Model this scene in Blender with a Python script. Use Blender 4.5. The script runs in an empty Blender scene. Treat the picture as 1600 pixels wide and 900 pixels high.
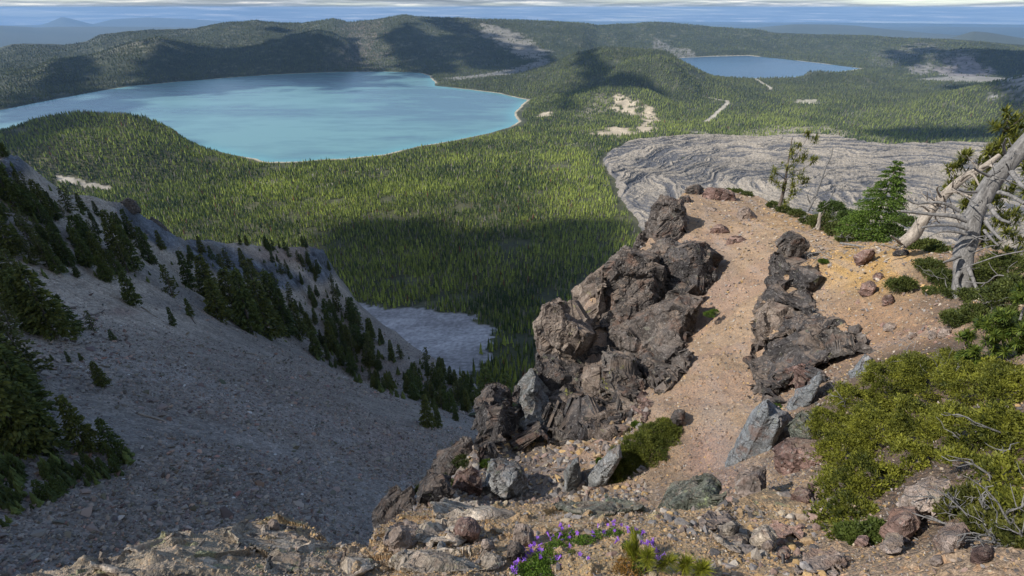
import bpy, bmesh, math, random
import numpy as np
from mathutils import Vector, Matrix
random.seed(7); RNG = np.random.default_rng(7)
SC = bpy.context.scene
COL = SC.collection
R = math.radians
# ------------------------------------------------------------------ camera model
F = 800.0
PITCH = math.atan(438/800.0)
CP, SP = math.cos(PITCH), math.sin(PITCH)
def ray(px, py):
    x = np.asarray(px, float)-800; u = 450-np.asarray(py, float)
    return np.stack([x, CP*F+SP*u, CP*u-SP*F], -1)
def P(px, py, r):
    d = ray(px, py); h = np.hypot(d[..., 0], d[..., 1])
    return d*(np.asarray(r, float)/h)[..., None]
def PZ(px, py, z):
    d = ray(px, py); return d*(np.asarray(z, float)/d[..., 2])[..., None]
def proj(p):
    p = np.asarray(p, float)
    y = p[..., 1]; z = p[..., 2]
    f = np.maximum(y*CP-z*SP, 1e-3); u = y*SP+z*CP
    return 800+F*p[..., 0]/f, 450-F*u/f
# ------------------------------------------------------------------ numpy noise
def _h(ix, iy, iz, s):
    h = (ix.astype(np.uint32)*np.uint32(374761393) + iy.astype(np.uint32)*np.uint32(668265263)
         + iz.astype(np.uint32)*np.uint32(2147483647) + np.uint32((s*974634777+12345) & 0xffffffff))
    h = (h ^ (h >> np.uint32(13)))*np.uint32(1274126177)
    h = (h ^ (h >> np.uint32(15)))*np.uint32(2246822519)
    h = h ^ (h >> np.uint32(16))
    return h.astype(np.float64)/4294967295.0
def vnoise(p, s=0):
    p = np.asarray(p, float); two = p.shape[-1] == 2; shp = p.shape[:-1]; p = p.reshape(-1, p.shape[-1]); out = np.empty(len(p))
    for c0 in range(0, len(p), 80000):
        q = p[c0:c0+80000]; i = np.floor(q); f = (q-i).astype(np.float32); i = i.astype(np.int64).astype(np.uint32); f = f*f*f*(f*(f*6-15)+10)
        t = np.zeros(len(q), np.float32)
        for dx in (0, 1):
            wx = f[:, 0] if dx else 1-f[:, 0]
            for dy in (0, 1):
                wy = wx*(f[:, 1] if dy else 1-f[:, 1])
                for dz in ((0,) if two else (0, 1)):
                    w = wy if two else wy*(f[:, 2] if dz else 1-f[:, 2])
                    h = _hu(i[:, 0]+np.uint32(dx), i[:, 1]+np.uint32(dy), (i[:, 2]+np.uint32(dz)) if not two else np.uint32(0), s)
                    t += w*(h.astype(np.float32)*np.float32(2.3283064e-10))
        out[c0:c0+80000] = t*2-1
    return out.reshape(shp)
def fbm(p, o=4, s=0, lac=2.03, g=.5):
    p = np.asarray(p, float); a = 1; t = 0; n = 0
    for k in range(o):
        t = t+a*vnoise(p, s+k*7); n += a; a *= g; p = p*lac+17.3
    return t/n
def ridged(p, o=4, s=0):
    p = np.asarray(p, float); a = 1; t = 0; n = 0
    for k in range(o):
        t = t+a*(1-2*np.abs(vnoise(p, s+k*5))); n += a; a *= .5; p = p*2.1+9.1
    return t/n
def _hu(ix, iy, iz, s):
    h = (ix*np.uint32(374761393) + iy*np.uint32(668265263) + iz*np.uint32(2246822519) + np.uint32((s*974634777+12345) & 0xffffffff))
    h = (h ^ (h >> np.uint32(15)))*np.uint32(2246822519)
    h = (h ^ (h >> np.uint32(13)))*np.uint32(3266489917)
    return h ^ (h >> np.uint32(16))
def voro(p, s=0, jit=.9):
    """nearest cell: F1, F2, random per cell (3), offset vector"""
    p = np.asarray(p, np.float64); two = p.shape[-1] == 2; shp = p.shape[:-1]
    p = p.reshape(-1, p.shape[-1])
    if two: p = np.concatenate([p, np.zeros((len(p), 1))], 1)
    F1 = np.empty(len(p)); F2 = np.empty(len(p)); OF = np.empty((len(p), 3)); RN = np.empty((len(p), 3))
    for c0 in range(0, len(p), 60000):
        q = p[c0:c0+60000]; i = np.floor(q); f = (q-i).astype(np.float32); i = i.astype(np.int64).astype(np.uint32)
        f1 = np.full(len(q), 81., np.float32); f2 = f1.copy(); of = np.zeros((len(q), 3), np.float32); hb = np.zeros(len(q), np.uint32)
        for dx in (-1, 0, 1):
            for dy in (-1, 0, 1):
                for dz in ((0,) if two else (-1, 0, 1)):
                    h = _hu(i[:, 0]+np.uint32(dx & 0xffffffff), i[:, 1]+np.uint32(dy & 0xffffffff), i[:, 2]+np.uint32(dz & 0xffffffff), s)
                    vx = f[:, 0]-(dx+.5+((h & np.uint32(1023)).astype(np.float32)/1023-.5)*jit)
                    vy = f[:, 1]-(dy+.5+(((h >> np.uint32(10)) & np.uint32(1023)).astype(np.float32)/1023-.5)*jit)
                    vz = 0*vx if two else f[:, 2]-(dz+.5+(((h >> np.uint32(20)) & np.uint32(1023)).astype(np.float32)/1023-.5)*jit)
                    d = vx*vx+vy*vy+vz*vz; near = d < f1
                    f2 = np.where(near, f1, np.minimum(f2, d)); f1 = np.where(near, d, f1)
                    of[near, 0] = vx[near]; of[near, 1] = vy[near]; of[near, 2] = vz[near]; hb = np.where(near, h, hb)
        g = hb*np.uint32(2654435761); g ^= g >> np.uint32(15); g = g*np.uint32(2246822519)
        F1[c0:c0+60000] = np.sqrt(f1); F2[c0:c0+60000] = np.sqrt(f2); OF[c0:c0+60000] = of
        for k in range(3): RN[c0:c0+60000, k] = ((g >> np.uint32(2+10*k)) & np.uint32(1023)).astype(np.float32)/1023
    return F1.reshape(shp), F2.reshape(shp), RN.reshape(shp+(3,)), OF.reshape(shp+(3,))
def sstep(a, b, x):
    t = np.clip((x-a)/(b-a), 0, 1); return t*t*(3-2*t)
def lerp(a, b, t): return a+(b-a)*t
# ------------------------------------------------------------------ 2D polygons
def in_poly(x, y, poly):
    poly = np.asarray(poly, float); c = np.zeros(np.shape(x), bool)
    for k in range(len(poly)):
        x1, y1 = poly[k-1][:2]; x2, y2 = poly[k][:2]
        if y1 == y2: continue
        m = ((y1 > y) != (y2 > y)) & (x < (x2-x1)*(y-y1)/(y2-y1)+x1)
        c ^= m
    return c
def dist_poly(x, y, poly, closed=True):
    poly = np.asarray(poly, float); d = np.full(np.shape(x), 1e18)
    for k in range(0 if closed else 1, len(poly)):
        ax, ay = poly[k-1][:2]; bx, by = poly[k][:2]
        ux, uy = bx-ax, by-ay; L = ux*ux+uy*uy+1e-12
        t = np.clip(((x-ax)*ux+(y-ay)*uy)/L, 0, 1)
        d = np.minimum(d, (x-ax-t*ux)**2+(y-ay-t*uy)**2)
    return np.sqrt(d)
def sdist(x, y, poly):
    """negative inside"""
    d = dist_poly(x, y, poly); return np.where(in_poly(x, y, poly), -d, d)
# ------------------------------------------------------------------ RBF heights
class RBF:
    def __init__(s, pts, smooth=.0):
        p = np.asarray(pts, float); s.c = p[:, :2]; n = len(p); s.sc = np.abs(s.c).max(); c = s.c/s.sc
        d = np.sqrt(((c[:, None]-c[None])**2).sum(-1)); K = s.phi(d)+np.eye(n)*smooth
        A = np.zeros((n+3, n+3)); A[:n, :n] = K; A[:n, n] = 1; A[:n, n+1:] = c; A[n, :n] = 1; A[n+1:, :n] = c.T
        b = np.zeros(n+3); b[:n] = p[:, 2]; s.w = np.linalg.lstsq(A, b, rcond=None)[0]
    def phi(s, d): return d
    def __call__(s, x, y):
        shp = np.shape(x); x = np.ravel(x)/s.sc; y = np.ravel(y)/s.sc; n = len(s.c); c = s.c/s.sc
        out = s.w[n]+s.w[n+1]*x+s.w[n+2]*y
        xf = x.astype(np.float32); yf = y.astype(np.float32); acc = np.zeros(x.shape, np.float64)
        for c0 in range(0, len(x), 40000):
            a = xf[c0:c0+40000]; b_ = yf[c0:c0+40000]; t = np.zeros(len(a), np.float64)
            for k in range(n): t += s.w[k]*np.sqrt((a-np.float32(c[k, 0]))**2+(b_-np.float32(c[k, 1]))**2)
            acc[c0:c0+40000] = t
        out = out+acc
        return out.reshape(shp)
# ------------------------------------------------------------------ mesh building
def mesh_np(name, V, Fc, mat=None, smooth=False, col=None, facecol=None):
    V = np.asarray(V, np.float32).reshape(-1, 3); Fc = np.asarray(Fc, np.int32)
    me = bpy.data.meshes.new(name); n, k = Fc.shape
    me.vertices.add(len(V)); me.vertices.foreach_set('co', V.ravel())
    me.loops.add(n*k); me.loops.foreach_set('vertex_index', Fc.ravel())
    me.polygons.add(n); me.polygons.foreach_set('loop_start', np.arange(0, n*k, k, dtype=np.int32))
    me.polygons.foreach_set('loop_total', np.full(n, k, np.int32))
    me.polygons.foreach_set('use_smooth', np.full(n, smooth, bool))
    me.update(calc_edges=True)
    if col is not None:
        a = me.color_attributes.new('tint', 'FLOAT_COLOR', 'POINT')
        c = np.ones((len(V), 4), np.float32); c[:, :3] = np.asarray(col).reshape(-1, 3); a.data.foreach_set('color', c.ravel())
    if facecol is not None:
        a = me.attributes.new('tint', 'FLOAT_COLOR', 'FACE')
        c = np.ones((n, 4), np.float32); c[:, :3] = facecol; a.data.foreach_set('color', c.ravel())
    if mat: me.materials.append(mat)
    return me
def add(name, me, parent=None, loc=None):
    o = bpy.data.objects.new(name, me); COL.objects.link(o)
    if parent: o.parent = parent
    if loc is not None: o.location = loc
    return o
def tag(o, label=None, cat=None, group=None, kind=None):
    for k, v in (('label', label), ('category', cat), ('group', group), ('kind', kind)):
        if v: o[k] = v
    return o
def empty(name, loc, rz=0):
    o = bpy.data.objects.new(name, None); COL.objects.link(o); o.empty_display_size = .2
    o.location = loc; o.rotation_euler = (0, 0, rz); return o
def grid_faces(n, m, keep=None):
    i = np.arange(n*m).reshape(n, m)
    q = np.stack([i[:-1, :-1], i[1:, :-1], i[1:, 1:], i[:-1, 1:]], -1)
    if keep is not None:
        k = keep[:-1, :-1] | keep[1:, :-1] | keep[1:, 1:] | keep[:-1, 1:]; q = q[k]
    return q.reshape(-1, 4)
def polar(th0, th1, nt, r0, r1, nr):
    th = np.linspace(R(th0), R(th1), nt); r = np.exp(np.linspace(math.log(r0), math.log(r1), nr))
    T, RR = np.meshgrid(th, r, indexing='ij')
    return T, RR, np.sin(T)*RR, np.cos(T)*RR      # theta measured from +Y towards +X
def compact(V, Fc, *attrs):
    u, inv = np.unique(Fc.ravel(), return_inverse=True)
    return (V.reshape(-1, 3)[u], inv.reshape(Fc.shape)) + tuple(a.reshape(-1, 3)[u] for a in attrs)
# ------------------------------------------------------------------ materials
class NT:
    def __init__(s, name):
        s.m = bpy.data.materials.new(name); s.m.use_nodes = True; s.t = s.m.node_tree; s.t.nodes.clear()
        s.out = s.t.nodes.new('ShaderNodeOutputMaterial'); s.b = s.n('ShaderNodeBsdfPrincipled')
        s.t.links.new(s.b.outputs[0], s.out.inputs[0]); s.b.inputs['Roughness'].default_value = .9
        s.b.inputs['Specular IOR Level'].default_value = .25
        s.co = s.n('ShaderNodeTexCoord').outputs['Object']
        s.geo = s.n('ShaderNodeNewGeometry').outputs['Position']
    def n(s, typ, **kw):
        nd = s.t.nodes.new(typ)
        for k, v in kw.items(): setattr(nd, k, v)
        return nd
    def l(s, a, b):
        if isinstance(a, (int, float, tuple, list)):
            if isinstance(a, (tuple, list)) and len(a) == 3 and b.type == 'RGBA': a = (*a, 1)
            b.default_value = a
        else: s.t.links.new(a, b)
    def noise(s, scale, detail=4, rough=.55, vec=None, out=0, dist=0):
        nd = s.n('ShaderNodeTexNoise'); s.l(vec if vec is not None else s.geo, nd.inputs['Vector'])
        nd.inputs['Scale'].default_value = scale; nd.inputs['Detail'].default_value = detail
        nd.inputs['Roughness'].default_value = rough; nd.inputs['Distortion'].default_value = dist
        return nd.outputs[out]
    def vor(s, scale, vec=None, feature='F1', out='Distance', rand=1):
        nd = s.n('ShaderNodeTexVoronoi', feature=feature); s.l(vec if vec is not None else s.geo, nd.inputs['Vector'])
        nd.inputs['Scale'].default_value = scale; nd.inputs['Randomness'].default_value = rand
        return nd.outputs[out]
    def ramp(s, fac, stops, interp='LINEAR'):
        nd = s.n('ShaderNodeValToRGB'); cr = nd.color_ramp; cr.interpolation = interp
        while len(cr.elements) < len(stops): cr.elements.new(.5)
        for e, (p, c) in zip(cr.elements, stops):
            e.position = p; e.color = (*c, 1) if not isinstance(c, (int, float)) else (c, c, c, 1)
        s.l(fac, nd.inputs[0]); return nd.outputs[0]
    def mix(s, f, a, b, mode='MIX'):
        nd = s.n('ShaderNodeMix', data_type='RGBA', blend_type=mode)
        s.l(f, nd.inputs[0]); s.l(a, nd.inputs[6]); s.l(b, nd.inputs[7]); return nd.outputs[2]
    def math(s, op, a, b=0, clamp=False):
        nd = s.n('ShaderNodeMath', operation=op, use_clamp=clamp); s.l(a, nd.inputs[0]); s.l(b, nd.inputs[1]); return nd.outputs[0]
    def vmul(s, v, sc):
        nd = s.n('ShaderNodeVectorMath', operation='MULTIPLY'); s.l(v, nd.inputs[0]); nd.inputs[1].default_value = sc; return nd.outputs[0]
    def vadd(s, a, b):
        nd = s.n('ShaderNodeVectorMath', operation='ADD'); s.l(a, nd.inputs[0]); s.l(b, nd.inputs[1]); return nd.outputs[0]
    def attr(s, name='tint', out='Color'):
        nd = s.n('ShaderNodeAttribute'); nd.attribute_name = name; return nd.outputs[out]
    def bump(s, h, dist=.1, strength=1, prev=None):
        nd = s.n('ShaderNodeBump'); s.l(h, nd.inputs['Height']); nd.inputs['Distance'].default_value = dist
        nd.inputs['Strength'].default_value = strength
        if prev is not None: s.l(prev, nd.inputs['Normal'])
        return nd.outputs[0]
    def objrand(s): return s.n('ShaderNodeObjectInfo').outputs['Random']
    def done(s, base=None, normal=None, rough=None):
        if base is not None: s.l(base, s.b.inputs['Base Color'])
        if normal is not None: s.l(normal, s.b.inputs['Normal'])
        if rough is not None: s.l(rough, s.b.inputs['Roughness'])
        return s.m
# ================================================================== camera, light, sky, haze
cam = bpy.data.cameras.new('camera'); camo = bpy.data.objects.new('camera', cam); COL.objects.link(camo)
cam.sensor_width = 36; cam.lens = 18; cam.clip_start = .05; cam.clip_end = 400000
camo.rotation_euler = (math.pi/2-PITCH, 0, 0); SC.camera = camo
SUN_AZ = -103.0     # degrees from +Y towards +X : the sun stands behind and left of the viewer
SUN_EL = 40.0
S = np.array([math.sin(R(SUN_AZ))*math.cos(R(SUN_EL)), math.cos(R(SUN_AZ))*math.cos(R(SUN_EL)), math.sin(R(SUN_EL))])
sl = bpy.data.lights.new('sun', 'SUN'); sl.energy = 3.9; sl.angle = R(.9); sl.color = (1, .94, .86)
so = bpy.data.objects.new('sun', sl); COL.objects.link(so)
so.rotation_euler = Vector(S).to_track_quat('Z', 'Y').to_euler()
so.location = (0, 0, 300)
W = bpy.data.worlds.new('World'); SC.world = W; W.use_nodes = True
wt = W.node_tree; wt.nodes.clear()
def wn(t, **k):
    n = wt.nodes.new(t)
    for a, b in k.items(): setattr(n, a, b)
    return n
wo = wn('ShaderNodeOutputWorld'); bg = wn('ShaderNodeBackground'); sky = wn('ShaderNodeTexSky', sky_type='NISHITA')
sky.sun_disc = False; sky.sun_elevation = R(SUN_EL); sky.sun_rotation = R(SUN_AZ); sky.altitude = 2400
sky.air_density = 1.0; sky.dust_density = .6; sky.ozone_density = 1.5
tc = wn('ShaderNodeTexCoord'); sep = wn('ShaderNodeSeparateXYZ'); wt.links.new(tc.outputs['Generated'], sep.inputs[0])
def wm(op, a, b=0, clamp=False):
    n = wn('ShaderNodeMath', operation=op, use_clamp=clamp)
    for v, i in ((a, 0), (b, 1)):
        if isinstance(v, (int, float)): n.inputs[i].default_value = v
        else: wt.links.new(v, n.inputs[i])
    return n.outputs[0]
zz = wm('MAXIMUM', wm('ADD', sep.outputs[2], .018), 0)
den = wm('ADD', zz, .028)                       # flat cloud deck seen in perspective, curving down at the horizon
cx = wm('DIVIDE', sep.outputs[0], den); cy = wm('DIVIDE', sep.outputs[1], den)
cmb = wn('ShaderNodeCombineXYZ'); wt.links.new(cx, cmb.inputs[0]); wt.links.new(cy, cmb.inputs[1])
def wnoise(scale, detail, rough, vec=None):
    n = wn('ShaderNodeTexNoise'); wt.links.new(vec or cmb.outputs[0], n.inputs[0])
    n.inputs['Scale'].default_value = scale; n.inputs['Detail'].default_value = detail; n.inputs['Roughness'].default_value = rough
    return n.outputs[0]
n1 = wnoise(.11, 7, .6); n2 = wnoise(.42, 7, .62)
def wramp(f, st):
    n = wn('ShaderNodeValToRGB'); cr = n.color_ramp
    while len(cr.elements) < len(st): cr.elements.new(.5)
    for e, (p, c) in zip(cr.elements, st): e.position = p; e.color = (*c, 1) if not isinstance(c, (int, float)) else (c, c, c, 1)
    wt.links.new(f, n.inputs[0]); return n.outputs[0]
def wmix(f, a, b):
    n = wn('ShaderNodeMix', data_type='RGBA')
    for v, i in ((f, 0), (a, 6), (b, 7)):
        if isinstance(v, (int, float)): n.inputs[i].default_value = v
        elif isinstance(v, tuple): n.inputs[i].default_value = (*v, 1)
        else: wt.links.new(v, n.inputs[i])
    return n.outputs[2]
deck = wmix(wm('MULTIPLY', zz, 6, True), wramp(n1, [(.28, 0), (.46, 1)]), wramp(n1, [(.47, 0), (.58, 1)]))      # cloud cover
tone = wramp(n2, [(.40, (1.0, 1.25, 1.65)), (.50, (1.6, 1.9, 2.35)), (.57, (2.7, 2.95, 3.35)), (.64, (5.6, 5.4, 5.1))])
skyc = wmix(deck, sky.outputs[0], tone)
wt.links.new(skyc, bg.inputs[0]); bg.inputs[1].default_value = .125; wt.links.new(bg.outputs[0], wo.inputs[0])
# haze : one closed box of thin air
def box_mesh(name, a, b):
    V = [(x, y, z) for x in (a[0], b[0]) for y in (a[1], b[1]) for z in (a[2], b[2])]
    return mesh_np(name, V, [(0, 1, 3, 2), (4, 6, 7, 5), (0, 4, 5, 1), (2, 3, 7, 6), (0, 2, 6, 4), (1, 5, 7, 3)])
hm = bpy.data.materials.new('air'); hm.use_nodes = True; ht = hm.node_tree; ht.nodes.clear()
ho = ht.nodes.new('ShaderNodeOutputMaterial'); hv = ht.nodes.new('ShaderNodeVolumePrincipled')
hv.inputs['Color'].default_value = (.36, .62, 1, 1); hv.inputs['Density'].default_value = 2.1e-5; hv.inputs['Anisotropy'].default_value = .0
ht.links.new(hv.outputs[0], ho.inputs['Volume'])
hz = add('haze', box_mesh('haze', (-120000, -4000, -2300), (120000, 73000, 60))); hz.data.materials.append(hm)
tag(hz, 'thin blue summer haze filling the air over the caldera and the far plain', 'haze', kind='stuff')
SC.view_settings.view_transform = 'Standard'; SC.view_settings.look = 'None'; SC.view_settings.gamma = 1
SC.view_settings.exposure = .54
SC.cycles.max_bounces = 5; SC.cycles.diffuse_bounces = 2; SC.cycles.glossy_bounces = 2; SC.cycles.volume_bounces = 0
SC.cycles.transparent_max_bounces = 6; SC.cycles.caustics_reflective = False; SC.cycles.caustics_refractive = False
SC.cycles.use_denoising = True
# ================================================================== the caldera: floor, lakes, rim, cones
def ridge(pts, wf, wb, pw=1.0, rough=0):
    p = np.array([P(a, b, r) for a, b, r in pts])
    th = np.arctan2(p[:, 0], p[:, 1]); o = np.argsort(th)
    return dict(th=th[o], r=np.hypot(p[:, 0], p[:, 1])[o], z=p[:, 2][o], wf=wf, wb=wb, pw=pw, rough=rough)
def base_floor(x, y):
    r = np.hypot(x, y)
    z = np.interp(r, [200, 250, 350, 460, 620, 800, 1100, 1500, 2000, 3000, 5000, 7000, 9000, 13500],
                  [-185, -225, -300, -352, -402, -438, -468, -484, -494, -496, -492, -500, -640, -1103])
    return z
RIM = ridge([(-160, 100, 8600), (0, 80, 8600), (22, 73, 8600), (60, 72, 8600), (100, 73, 8600), (135, 68, 8600), (155, 56, 8600), (200, 50, 8500), (250, 48, 8400), (300, 46, 8300),
             (330, 40, 8200), (365, 35, 8200), (400, 33, 8200), (440, 38, 8100), (470, 38, 8000), (500, 33, 7900), (522, 31, 7800), (545, 36, 7700),
             (580, 33, 7600), (610, 27, 7500), (633, 24, 7500), (665, 28, 7500), (740, 30, 7500), (800, 32, 7600), (860, 34, 7600), (912, 37, 7800),
             (935, 40, 8200), (990, 38, 8400), (1025, 35, 8500), (1060, 38, 8600), (1120, 44, 8700), (1180, 47, 8800), (1220, 55, 8900), (1280, 57, 8900),
             (1350, 57, 8900), (1400, 61, 8900), (1450, 62, 8900), (1500, 65, 8900), (1560, 70, 9000), (1600, 74, 9000), (1700, 84, 9000), (1900, 110, 9000)],
            2500, 5200, 1.0)
HILLS = [RIM,
    ridge([(-200, 135, 6000), (0, 116, 6000), (50, 110, 6000), (80, 94, 6050), (140, 88, 6100), (200, 70, 6200), (245, 58, 6300), (300, 68, 6400), (340, 72, 6500), (420, 78, 6500), (470, 90, 6500)], 1300, 900),
    ridge([(250, 110, 5900), (330, 90, 6000), (400, 72, 6100), (455, 55, 6200), (495, 46, 6300), (520, 50, 6300), (545, 64, 6300), (560, 92, 6300)], 1100, 1200),
    ridge([(600, 104, 5800), (650, 94, 5850), (690, 81, 5900), (725, 75, 5900), (745, 79, 5850), (765, 88, 5800), (790, 100, 5800)], 420, 500),
    ridge([(690, 132, 4000), (740, 130, 4000), (800, 125, 4050), (850, 108, 4100), (880, 93, 4150), (900, 83, 4200), (925, 76, 4250), (945, 70, 4250), (962, 72, 4250), (985, 75, 4300),
           (1005, 79, 4300), (1030, 80, 4350), (1045, 84, 4350), (1062, 96, 4300), (1085, 110, 4250), (1115, 124, 4200), (1160, 132, 4150), (1230, 140, 4100)], 980, 700),
    ridge([(940, 128, 3700), (965, 104, 3800), (985, 92, 3850), (1005, 88, 3850), (1030, 92, 3850), (1055, 104, 3800), (1080, 128, 3700)], 500, 400),
    ridge([(850, 165, 3150), (885, 150, 3200), (915, 141, 3250), (950, 137, 3280), (985, 137, 3280), (1012, 141, 3250), (1035, 152, 3200), (1060, 170, 3100)], 420, 420),
    ridge([(1030, 92, 6900), (1048, 78, 6900), (1070, 75, 6950), (1092, 79, 6950), (1115, 88, 6950)], 220, 500),
    ridge([(1250, 121, 4900), (1264, 113, 4880), (1285, 112, 4860), (1315, 114, 4850), (1345, 118, 4850)], 160, 300),
    ridge([(1380, 108, 6300), (1440, 88, 6700), (1500, 76, 7000), (1560, 78, 7000), (1640, 86, 7000), (1800, 100, 7000)], 900, 800),
    ridge([(1440, 160, 3700), (1500, 146, 3800), (1550, 134, 3850), (1590, 124, 3900), (1640, 112, 3950), (1720, 100, 4000), (1850, 100, 4000)], 700, 900),
    ridge([(-200, 226, 2400), (-60, 215, 2450), (0, 207, 2470), (60, 191, 2500), (130, 181, 2500), (180, 179, 2480), (230, 183, 2450), (268, 195, 2400), (285, 208, 2380), (330, 223, 2320), (370, 236, 2250),
           (405, 248, 2170), (440, 258, 2090)], 420, 420),
    ridge([(-200, 260, 2230), (0, 240, 2250), (60, 222, 2260), (130, 203, 2260), (200, 200, 2250), (250, 215, 2230), (300, 238, 2180), (350, 262, 2100)], 330, 260),
]
def px_poly(pts, z): return np.array([PZ(a, b, z)[:2] for a, b in pts])
LZ1, LZ2 = -500.0, -492.0
LAKE1 = px_poly([(-260, 215), (-100, 188), (0, 172), (60, 160), (130, 147), (200, 135), (300, 126), (420, 117), (520, 113), (600, 112), (655, 114), (672, 119), (682, 134), (730, 140), (780, 146), (825, 156),
                 (813, 166), (803, 176), (809, 190), (797, 199), (760, 209), (715, 218), (655, 229), (600, 241), (540, 248), (470, 252), (420, 253), (390, 247), (345, 238), (300, 228), (200, 216), (100, 220), (0, 232), (-260, 262)], LZ1)
LAKE2 = px_poly([(1040, 92), (1075, 90), (1118, 88), (1170, 87), (1220, 92), (1290, 100), (1345, 107), (1322, 111), (1285, 114), (1262, 118), (1240, 121), (1180, 122), (1130, 121), (1090, 116), (1050, 106)], LZ2)
LAVA = px_poly([(941, 240), (952, 228), (975, 216), (1000, 209), (1060, 206), (1110, 204), (1180, 208), (1215, 204), (1265, 204), (1310, 207), (1345, 213), (1380, 218), (1410, 217), (1450, 216), (1520, 215), (1700, 214), (1960, 240),
                (1960, 420), (1700, 450), (1400, 450), (1120, 430), (1020, 388), (998, 355), (978, 328), (962, 300), (956, 275), (948, 258)], -472)
def seg_noise(x, y, amp, sc, s): return amp*fbm(np.stack([x, y], -1)/sc, 4, s)
def caldera_z(x, y, detail=True):
    r = np.hypot(x, y); th = np.arctan2(x, y); b = base_floor(x, y)
    q = np.stack([x, y], -1)
    cs = []
    for k, h in enumerate(HILLS):
        rc = np.interp(th, h['th'], h['r']); zc = np.interp(th, h['th'], h['z'])
        bc = base_floor(rc, 0*rc)
        d = r-rc
        t = np.where(d < 0, 1+d/h['wf'], 1-d/h['wb'])
        pr = sstep(0, 1, t) if k else np.where(d < 0, .35*np.clip(t, 0, 1)+.65*sstep(0, 1, t)**1.4, sstep(0, 1, t))
        end = sstep(h['th'][0]-.03, h['th'][0], th)*sstep(-h['th'][-1]-.03, -h['th'][-1], -th)
        amp = np.maximum(zc-bc, 0)
        c = (zc-(b if k == 0 else bc))*pr*end
        cs.append(np.maximum(c, 0))
    c = np.stack(cs); k = 18.0
    hgt = np.power(np.power(np.maximum(c, 0), 6).sum(0), 1/6.)
    rr = np.clip(hgt/120, 0, 1)
    nz = seg_noise(x, y, 26, 620, 3)*rr*np.clip(np.abs(r-np.interp(th, RIM['th'], RIM['r']))/900, .12, 1)
    nz = nz+ridged(q/430, 4, 8)*13*rr
    nz = nz+seg_noise(x, y, 5, 210, 5)*sstep(600, 1100, r)
    z = b+hgt+nz
    # lava flow is its own sheet; the forest floor runs under it
    for poly, lz in ((LAKE1, LZ1), (LAKE2, LZ2)):
        jx = seg_noise(x, y, 14, 140, 21); sd = sdist(x, y, poly)+jx
        out = lz+.6+(np.maximum(z, lz+2.5)-lz-.6)*sstep(0, 130, sd)
        zin = lz-np.clip(-sd/7, 0, 14)
        near = sd < 260
        z = np.where(near, np.where(sd > 0, out, zin), z)
    return z
# masks painted as real ground cover (pumice, old lava, beaches, clearings) in plan
BARE = [  # (pixel polygon, elevation used for back-projection, colour, softness m, density of cover)
    ([(935, 196), (950, 188), (965, 185), (990, 190), (985, 197), (955, 199)], -455, (.50, .42, .30), 14, .95),
    ([(1003, 178), (1012, 160), (1010, 150), (1022, 154), (1025, 165), (1015, 178)], -420, (.50, .42, .30), 12, .6),
    ([(960, 146), (968, 139), (985, 139), (998, 142), (990, 149), (975, 148)], -400, (.48, .41, .30), 16, .5),
    ([(905, 150), (935, 138), (965, 140), (940, 150), (915, 158)], -400, (.42, .37, .28), 20, .35),
    ([(845, 170), (858, 168), (858, 174), (846, 174)], -470, (.48, .41, .30), 10, .8),
    ([(700, 120), (760, 113), (810, 103), (855, 96), (858, 102), (820, 110), (770, 119), (710, 123)], -480, (.19, .185, .165), 40, .62), ([(760, 79), (800, 81), (850, 90), (840, 96), (790, 88), (760, 84)], -470, (.22, .21, .18), 40, .62),
    ([(1430, 122), (1490, 116), (1560, 118), (1620, 124), (1560, 126), (1480, 124)], -480, (.26, .25, .22), 30, .85),
    ([(1460, 108), (1500, 102), (1545, 108), (1540, 116), (1480, 114)], -470, (.24, .22, .21), 30, .6),
    ([(1420, 108), (1450, 105), (1455, 110), (1425, 111)], -470, (.22, .21, .19), 30, .6),
    ([(1020, 78), (1085, 86), (1080, 92), (1020, 88)], -480, (.30, .28, .26), 30, .4),
    ([(400, 286), (412, 281), (422, 288), (410, 294)], -495, (.42, .38, .30), 5, .36), ([(478, 292), (500, 288), (522, 286), (520, 306), (510, 306), (512, 294), (485, 297)], -490, (.45, .40, .33), 5, .4),
    ([(415, 284), (440, 280), (450, 284), (425, 289)], -490, (.45, .40, .33), 5, .36),
    ([(480, 272), (492, 270), (490, 277), (480, 277)], -490, (.5, .47, .42), 4, .4),
    ([(95, 289), (172, 289), (172, 291), (95, 292)], -478, (.40, .36, .30), 5, .6),
    ([(1560, 140), (1600, 125), (1640, 120), (1640, 140), (1580, 150)], -380, (.30, .29, .27), 30, .5),
    ([(1375, 76), (1440, 70), (1510, 82), (1500, 92), (1440, 86), (1390, 88)], -400, (.28, .26, .22), 60, .35),
    ([(720, 38), (775, 40), (770, 62), (740, 74), (700, 66)], -250, (.20, .17, .15), 60, .16),
    ([(540, 42), (600, 38), (590, 60), (530, 70)], -250, (.22, .17, .15), 60, .28),
    ([(180, 88), (220, 84), (290, 88), (240, 98), (190, 102)], -430, (.26, .24, .18), 60, .28),
    ([(660, 32), (720, 40), (700, 52), (640, 60)], -250, (.20, .19, .16), 80, .12),
    ([(1165, 196), (1215, 188), (1290, 190), (1330, 200), (1310, 206), (1210, 203), (1168, 207)], -470, (.46, .41, .30), 10, .44),
    ([(1340, 206), (1390, 203), (1400, 214), (1360, 212)], -470, (.44, .39, .30), 10, .4),
    ([(1245, 152), (1275, 152), (1280, 158), (1245, 158)], -480, (.40, .37, .28), 20, .5),
    ([(1315, 165), (1350, 168), (1350, 180), (1320, 178)], -480, (.34, .33, .26), 20, .3),
]
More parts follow.
